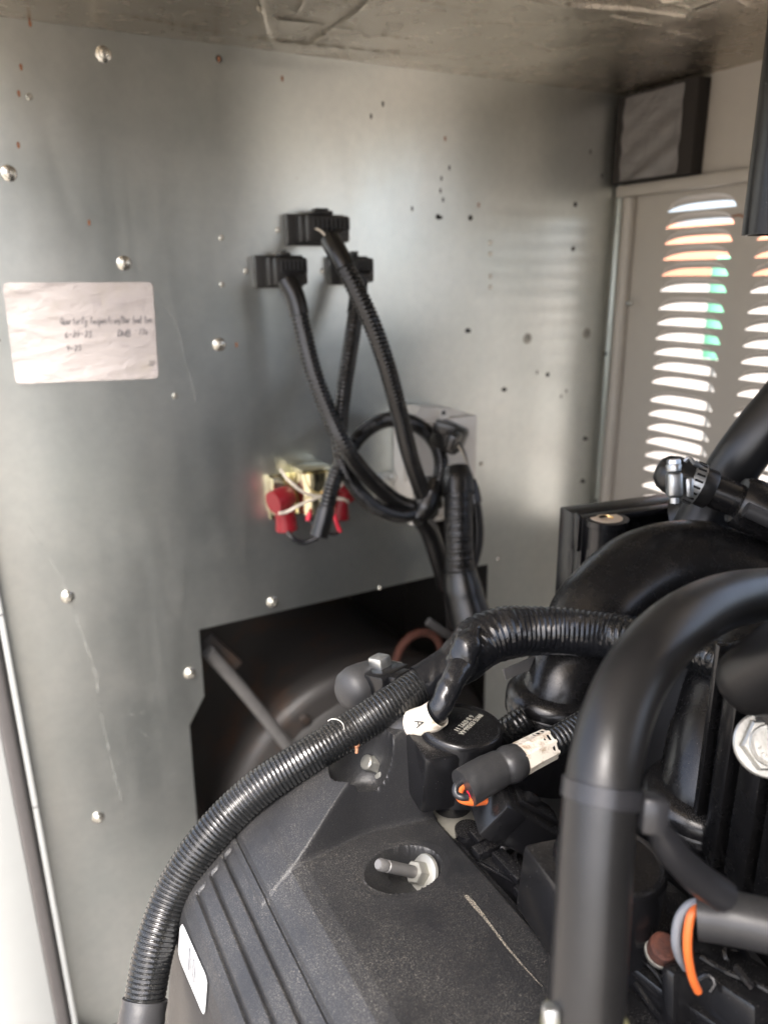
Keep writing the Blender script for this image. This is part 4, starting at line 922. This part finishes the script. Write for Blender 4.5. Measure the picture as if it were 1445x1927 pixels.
# injector / rail bracket beneath the plug
ib = root('rail_bracket', 'black plastic rail bracket with a round socket beside the valve cover', 'bracket', P(960, 1720, .42))
pol = [(892, 1556), (905, 1545), (940, 1570), (985, 1612), (1000, 1595), (1060, 1590), (1120, 1640), (1120, 1800), (1052, 1790), (1040, 1712), (985, 1665), (900, 1618)]
zpl = H-.318
q = [PZ(x, y, zpl) for x, y in pol]
g = MB(); prism(g, q, (0, 0, -.020)); part('plate', g, M['gloss'], ib, smooth=False)
sc0 = PZ(1012, 1628, zpl)
g = MB(); lathe(g, [(.0135, -.03), (.0135, .0042), (.0120, .0046), (.0112, .003), (.0108, -.012), (.0, -.012)], sc0, EZ, 32, True, False); part('socket', g, M['gloss'], ib)
g = MB(); lathe(g, [(.006, -.0115), (.006, -.004), (.003, -.003)], sc0, EZ, 20); part('nozzle', g, M['block'], ib)
g = MB(); lathe(g, [(.0085, -.06), (.0085, .0)], PZ(882, 1560, zpl), EZ, 24); part('tube', g, M['gloss'], ib)
g = MB(); tube(g, [(p_+V((0, 0, .0004)), .0009) for p_ in (q[0], q[2], q[3])], .002, 8); tube(g, [(p_+V((0, 0, -.002)), .0010) for p_ in (q[-1], q[-2], q[-3])], .002, 8); part('raised_edge', g, M['gloss'], ib)
for x_, y_, sx_, sy2 in ((925, 1602, .012, .004), (958, 1640, .004, .012), (905, 1580, .006, .006), (1000, 1680, .010, .004), (1030, 1700, .004, .010)):
    g = MB(); c_ = PZ(x_, y_, zpl); abox(g, c_.x-sx_, c_.x+sx_, c_.y-sy2, c_.y+sy2, zpl+.0003, zpl+.006, .001); part('rib', g, M['gloss'], ib)
g = MB(); lathe(g, [(.0052, -.002), (.0052, .004), (.0040, .0052), (.0018, .0052), (.0016, .003)], PZ(948, 1598, zpl), EZ, 20); part('pin', g, M['gloss'], ib)
g = MB(); abox(g, PZ(1046, 1610, zpl).x, PZ(1046, 1610, zpl).x+.03, PZ(1046, 1610, zpl).y-.075, PZ(1046, 1610, zpl).y, H-.375, H-.305, .002); part('side_wall', g, M['gloss'], ib)

# ------------------------------------------------------------------ upper right: capped pipe with worm clamp, hose, vertical tube
cpz = root('clamped_pipe', 'black pipe with rubber end cap and silver worm clamp at right', 'pipe', P(1300, 960, .58))
A0 = P(1262, 892, .565); A1 = P(1460, 972, .555); pa = (A1-A0).normalized()
g = MB(); lathe(g, [(0, -.012), (.008, -.0105), (.0125, -.006), (.0145, .0), (.0150, .006), (.0146, .020), (.0148, .030), (.0142, .031)], A0, pa, 36, False, True); part('end_cap', g, M['rubber'], cpz)
g = MB(); lathe(g, [(.0126, .0), (.0126, .30)], A0+pa*.022, pa, 36, True, True); part('pipe', g, M['runner'], cpz)
g = MB(); lathe(g, [(.0128, 0), (.0175, .0006), (.0195, .004), (.0205, .010), (.0205, .06), (.0205, .26)], A0+pa*.050, pa, 40, True, True); part('collar', g, M['runner'], cpz)
u0, v0, a0 = frame(pa, UP)
g = MB(); tube(g, [(P(1402, 958, .533), .0055), (P(1460, 985, .53), .0055)], .004, 16); part('grey_stripe', g, M['greyrubber'], cpz)
g = MB(); lathe(g, [(.0150, .0), (.0162, .0), (.0162, .0085), (.0150, .0085)], A0+pa*.0125, pa, 40, False, False); cl = part('clamp_band', g, M['clampsteel'], cpz)
sd_ = (UP*.9-RT*.06-FW*.1).normalized(); hc = P(1268, 912, .546)
g = MB(); box(g, hc, *frame(sd_, RT), .0105, .011, .019, .003, 3); lathe(g, [(.0052, 0), (.0056, .004), (.0050, .005)], hc+sd_*.0100, sd_, 20); hexprof(g, hc+sd_*.0135, sd_, .0050, .005); part('worm_housing', g, M['clampsteel'], cl)
g = MB(); lathe(g, [(.0034, 0), (.0034, .004)], hc-sd_*.0135, sd_, 14); part('screw_tip', g, M['clampsteel'], cl)
g = MB(); box(g, hc+RT*.010-UP*.002, *frame(sd_, RT), .006, .008, .015, .002); part('band_bridge', g, M['clampsteel'], cl)
g = MB(); tube(g, PD([(1288, 868, .552, .0018), (1296, 862, .55, .0012), (1306, 872, .55, .0018), (1322, 880, .55, .0012)]), .001, 8); part('band_tail', g, M['clampsteel'], cl)
for k in range(9):
    an = R(20+k*17); rr = .0164; dr = u0*math.cos(an)+v0*math.sin(an); g = MB(); box(g, A0+pa*.0168+dr*rr, pa, dr, pa.cross(dr), .006, .0006, .0016); part('band_slot', g, M['hole'], cl, smooth=False)
dh = root('diagonal_hose', 'fat black hose slanting up to the right edge before the louvers', 'hose', P(1350, 930, .62))
g = MB(); tube(g, PD([(1310, 1000, .63, .0205), (1352, 925, .625, .0205), (1400, 850, .61, .0205), (1460, 775, .60, .0205), (1530, 700, .59, .0205), (1640, 640, .58, .0205), (1760, 660, .57, .0205)]), .004, 36); part('hose', g, M['rubber'], dh)
dj = root('dark_pipe', 'dark pipe under the clamped pipe at the right edge', 'pipe', P(1400, 1010, .62))
g = MB(); tube(g, PD([(1280, 985, .66, .024), (1350, 968, .64, .026), (1440, 985, .63, .028), (1520, 1010, .62, .028), (1680, 1060, .60, .028)]), .004, 32); part('pipe', g, M['rubber'], dj)
vt = root('vertical_tube', 'open-ended black metal tube hanging at the top right corner', 'tube', P(1475, 445, .52))
c = P(1473, 441, .52); Rv = .0265
g = MB(); lathe(g, [(Rv*.90, .25), (Rv*.90, .001), (Rv*.93, .0), (Rv, .0), (Rv, .25)], c, EZ, 56, False, False); part('tube_wall', g, M['gloss'], vt)

# ------------------------------------------------------------------ foreground hose
fh = root('foreground_hose', 'out-of-focus black rubber hose bending in front of the engine', 'hose', P(1098, 1950, .245))
fpts = PD([(1095, 2010, .243, .0120), (1102, 1900, .243, .0120), (1112, 1740, .245, .0120), (1122, 1580, .248, .0120), (1136, 1450, .252, .0120), (1165, 1335, .262, .0120), (1212, 1245, .275, .0120), (1280, 1175, .295, .0120), (1360, 1133, .32, .0120), (1445, 1118, .345, .0120), (1560, 1115, .37, .0120), (1750, 1150, .42, .0120), (1850, 1230, .45, .0120)])
g = MB(); tube(g, fpts, .003, 48); part('hose', g, M['rubber'], fh)
g = MB(); tube(g, PD([(1094, 2030, .2425, .0138), (1099, 1945, .2425, .0138), (1100.5, 1915, .2428, .0136)]), .003, 40); part('end_clamp', g, M['olive'], fh)
g = MB(); box(g, P(1036, 1915, .238), RT, UP, FW, .005, .008, .006, .0015); part('clamp_ear', g, M['zinc'], fh)
ft = root('hose_tie', 'black cable tie strapped round the foreground hose, tail trailing right', 'cable tie', P(1128, 1500, .25))
tc = fpts[3][0].lerp(fpts[4][0], .68); td = (fpts[4][0]-fpts[3][0]).normalized()
g = MB(); lathe(g, [(.0121, -.0033), (.0132, -.0030), (.0132, .0030), (.0121, .0033)], tc, td, 48, False, False); part('band', g, M['blacktie'], ft)
g = MB(); box(g, P(1224, 1528, .246), *frame(UP+RT*.1, FW), .011, .009, .012, .002); part('head', g, M['blacktie'], ft)
g = MB(); tube(g, PD([(1196, 1500, .248, .0018), (1225, 1535, .247, .003), (1262, 1600, .255, .0052), (1310, 1650, .265, .0058), (1360, 1685, .27, .0058)]), .003, 12); part('tail', g, M['blacktie'], ft)
el = root('rubber_elbow', 'blurred black rubber boot end at the right edge', 'boot', P(1420, 1340, .30))
ea = (P(1390, 1282, .30)-P(1480, 1235, .31)).normalized()
g = MB(); lathe(g, [(.0142, -.10), (.0142, -.008), (.0137, -.003), (.0126, .0003), (.010, .0015), (.005, .0019), (0, .0020)], P(1402, 1290, .30), (P(1392, 1298, .30)-P(1500, 1226, .272)).normalized(), 44, True, False); part('boot', g, M['rubber'], el)

# ------------------------------------------------------------------ lower right corner
sl = root('sleeved_lead', 'thick grey-black sleeve with one orange and one grey wire, lower right', 'cable', P(1380, 1780, .29))
g = MB(); tube(g, PD([(1311, 1718, .300, .0098), (1380, 1728, .295, .0100), (1460, 1745, .29, .0100), (1540, 1760, .285, .0100), (1750, 1800, .29, .0100), (1900, 1850, .32, .0100)]), .003, 32); part('sleeve', g, M['sleeve'], sl)
g = MB(); tube(g, PD([(1318, 1705, .300, .0018), (1300, 1722, .298, .0018), (1293, 1760, .298, .0018), (1294, 1800, .300, .0018), (1302, 1840, .305, .0018), (1312, 1864, .31, .0018)]), .0015, 12); part('wire', g, M['orange'], sl)
g = MB(); tube(g, PD([(1318, 1697, .301, .0020), (1296, 1705, .302, .0020), (1277, 1730, .304, .0020), (1271, 1770, .306, .0020), (1278, 1800, .31, .0020), (1290, 1820, .315, .002)]), .0015, 12); part('wire', g, M['whitewire'], sl)
rb = root('rusty_bolt', 'rust-brown bolt head on the black bracket, lower right', 'bolt', P(1248, 1800, .35))
g = MB(); lathe(g, [(.0062, -.004), (.0064, .0), (.0060, .0026), (.0050, .0034)], P(1247, 1784, .335), (-FW*.55+EZ).normalized(), 22); part('head', g, M['rust'], rb)
g = MB(); lathe(g, [(.0068, -.0065), (.0070, -.0042)], P(1247, 1784, .335), (-FW*.55+EZ).normalized(), 24); part('washer', g, M['zincwhite'], rb)
lb_ = root('coil_bracket', 'black plastic coil bracket with wiring plug in the lower right corner', 'bracket', P(1320, 1925, .33))
def lpart(name, x, y, d, ax, sx, sy_, sz, bev=.002, mat='gloss'):
    g = MB(); box(g, P(x, y, d), *frame(ax, UP), sx, sy_, sz, bev); return part(name, g, M[mat], lb_)
bxv = P(1330, 1900, .34)-P(1190, 1790, .37)
lpart('arm', 1235, 1830, .362, bxv, .012, .030, .075)
lpart('arm', 1205, 1905, .352, P(1290, 1990, .33)-P(1150, 1840, .37), .010, .030, .08)
lpart('plug', 1365, 1875, .332, P(1450, 1930, .31)-P(1300, 1830, .345), .030, .03, .05, .003)
lpart('plug_lip', 1292, 1862, .330, P(1450, 1930, .31)-P(1300, 1830, .345), .026, .026, .008, .003)
lpart('ledge', 1400, 1830, .345, P(1450, 1880, .33)-P(1330, 1800, .36), .004, .012, .045, .001)
lpart('ledge', 1345, 1915, .322, P(1420, 1990, .31)-P(1290, 1900, .335), .004, .012, .03, .001)
g = MB(); tube(g, PD([(1255, 1895, .332, .0011), (1275, 1893, .331, .0011), (1290, 1880, .330, .0011), (1300, 1862, .330, .0011)]), .001, 8); part('wire_clip', g, M['dullrod'], lb_)
g = MB(); tube(g, PD([(1385, 1910, .318, .0016), (1372, 1930, .317, .0016), (1355, 1955, .316, .0016)]), .001, 10); part('pin', g, M['zinc'], lb_)
for pl_, rr_ in (([(1205, 1800, .350), (1240, 1838, .343), (1262, 1880, .338), (1300, 1930, .325)], .0012), ([(1195, 1850, .352), (1225, 1895, .343), (1262, 1940, .33)], .0014), ([(1318, 1800, .330), (1365, 1828, .322), (1420, 1850, .315), (1470, 1880, .31)], .0014), ([(1385, 1820, .318), (1405, 1845, .312), (1418, 1860, .309)], .0020), ([(1310, 1845, .322), (1332, 1835, .320), (1345, 1850, .318), (1335, 1868, .317)], .0012)):
    g = MB(); tube(g, [(P(*k_), rr_) for k_ in pl_], .002, 8); part('moulded_edge', g, M['gloss'], lb_)
g = MB(); lathe(g, [(.006, -.02), (.006, 0), (.0045, .0008), (.0045, -.004), (0, -.004)], P(1385, 1800, .335), (-FW*.5+EZ).normalized(), 20, True, False); part('cup', g, M['gloss'], lb_)
g = MB(); lathe(g, [(.010, -.03), (.010, 0), (.009, .001)], P(1213, 1790, .372), EZ, 24); part('post', g, M['gloss'], lb_)
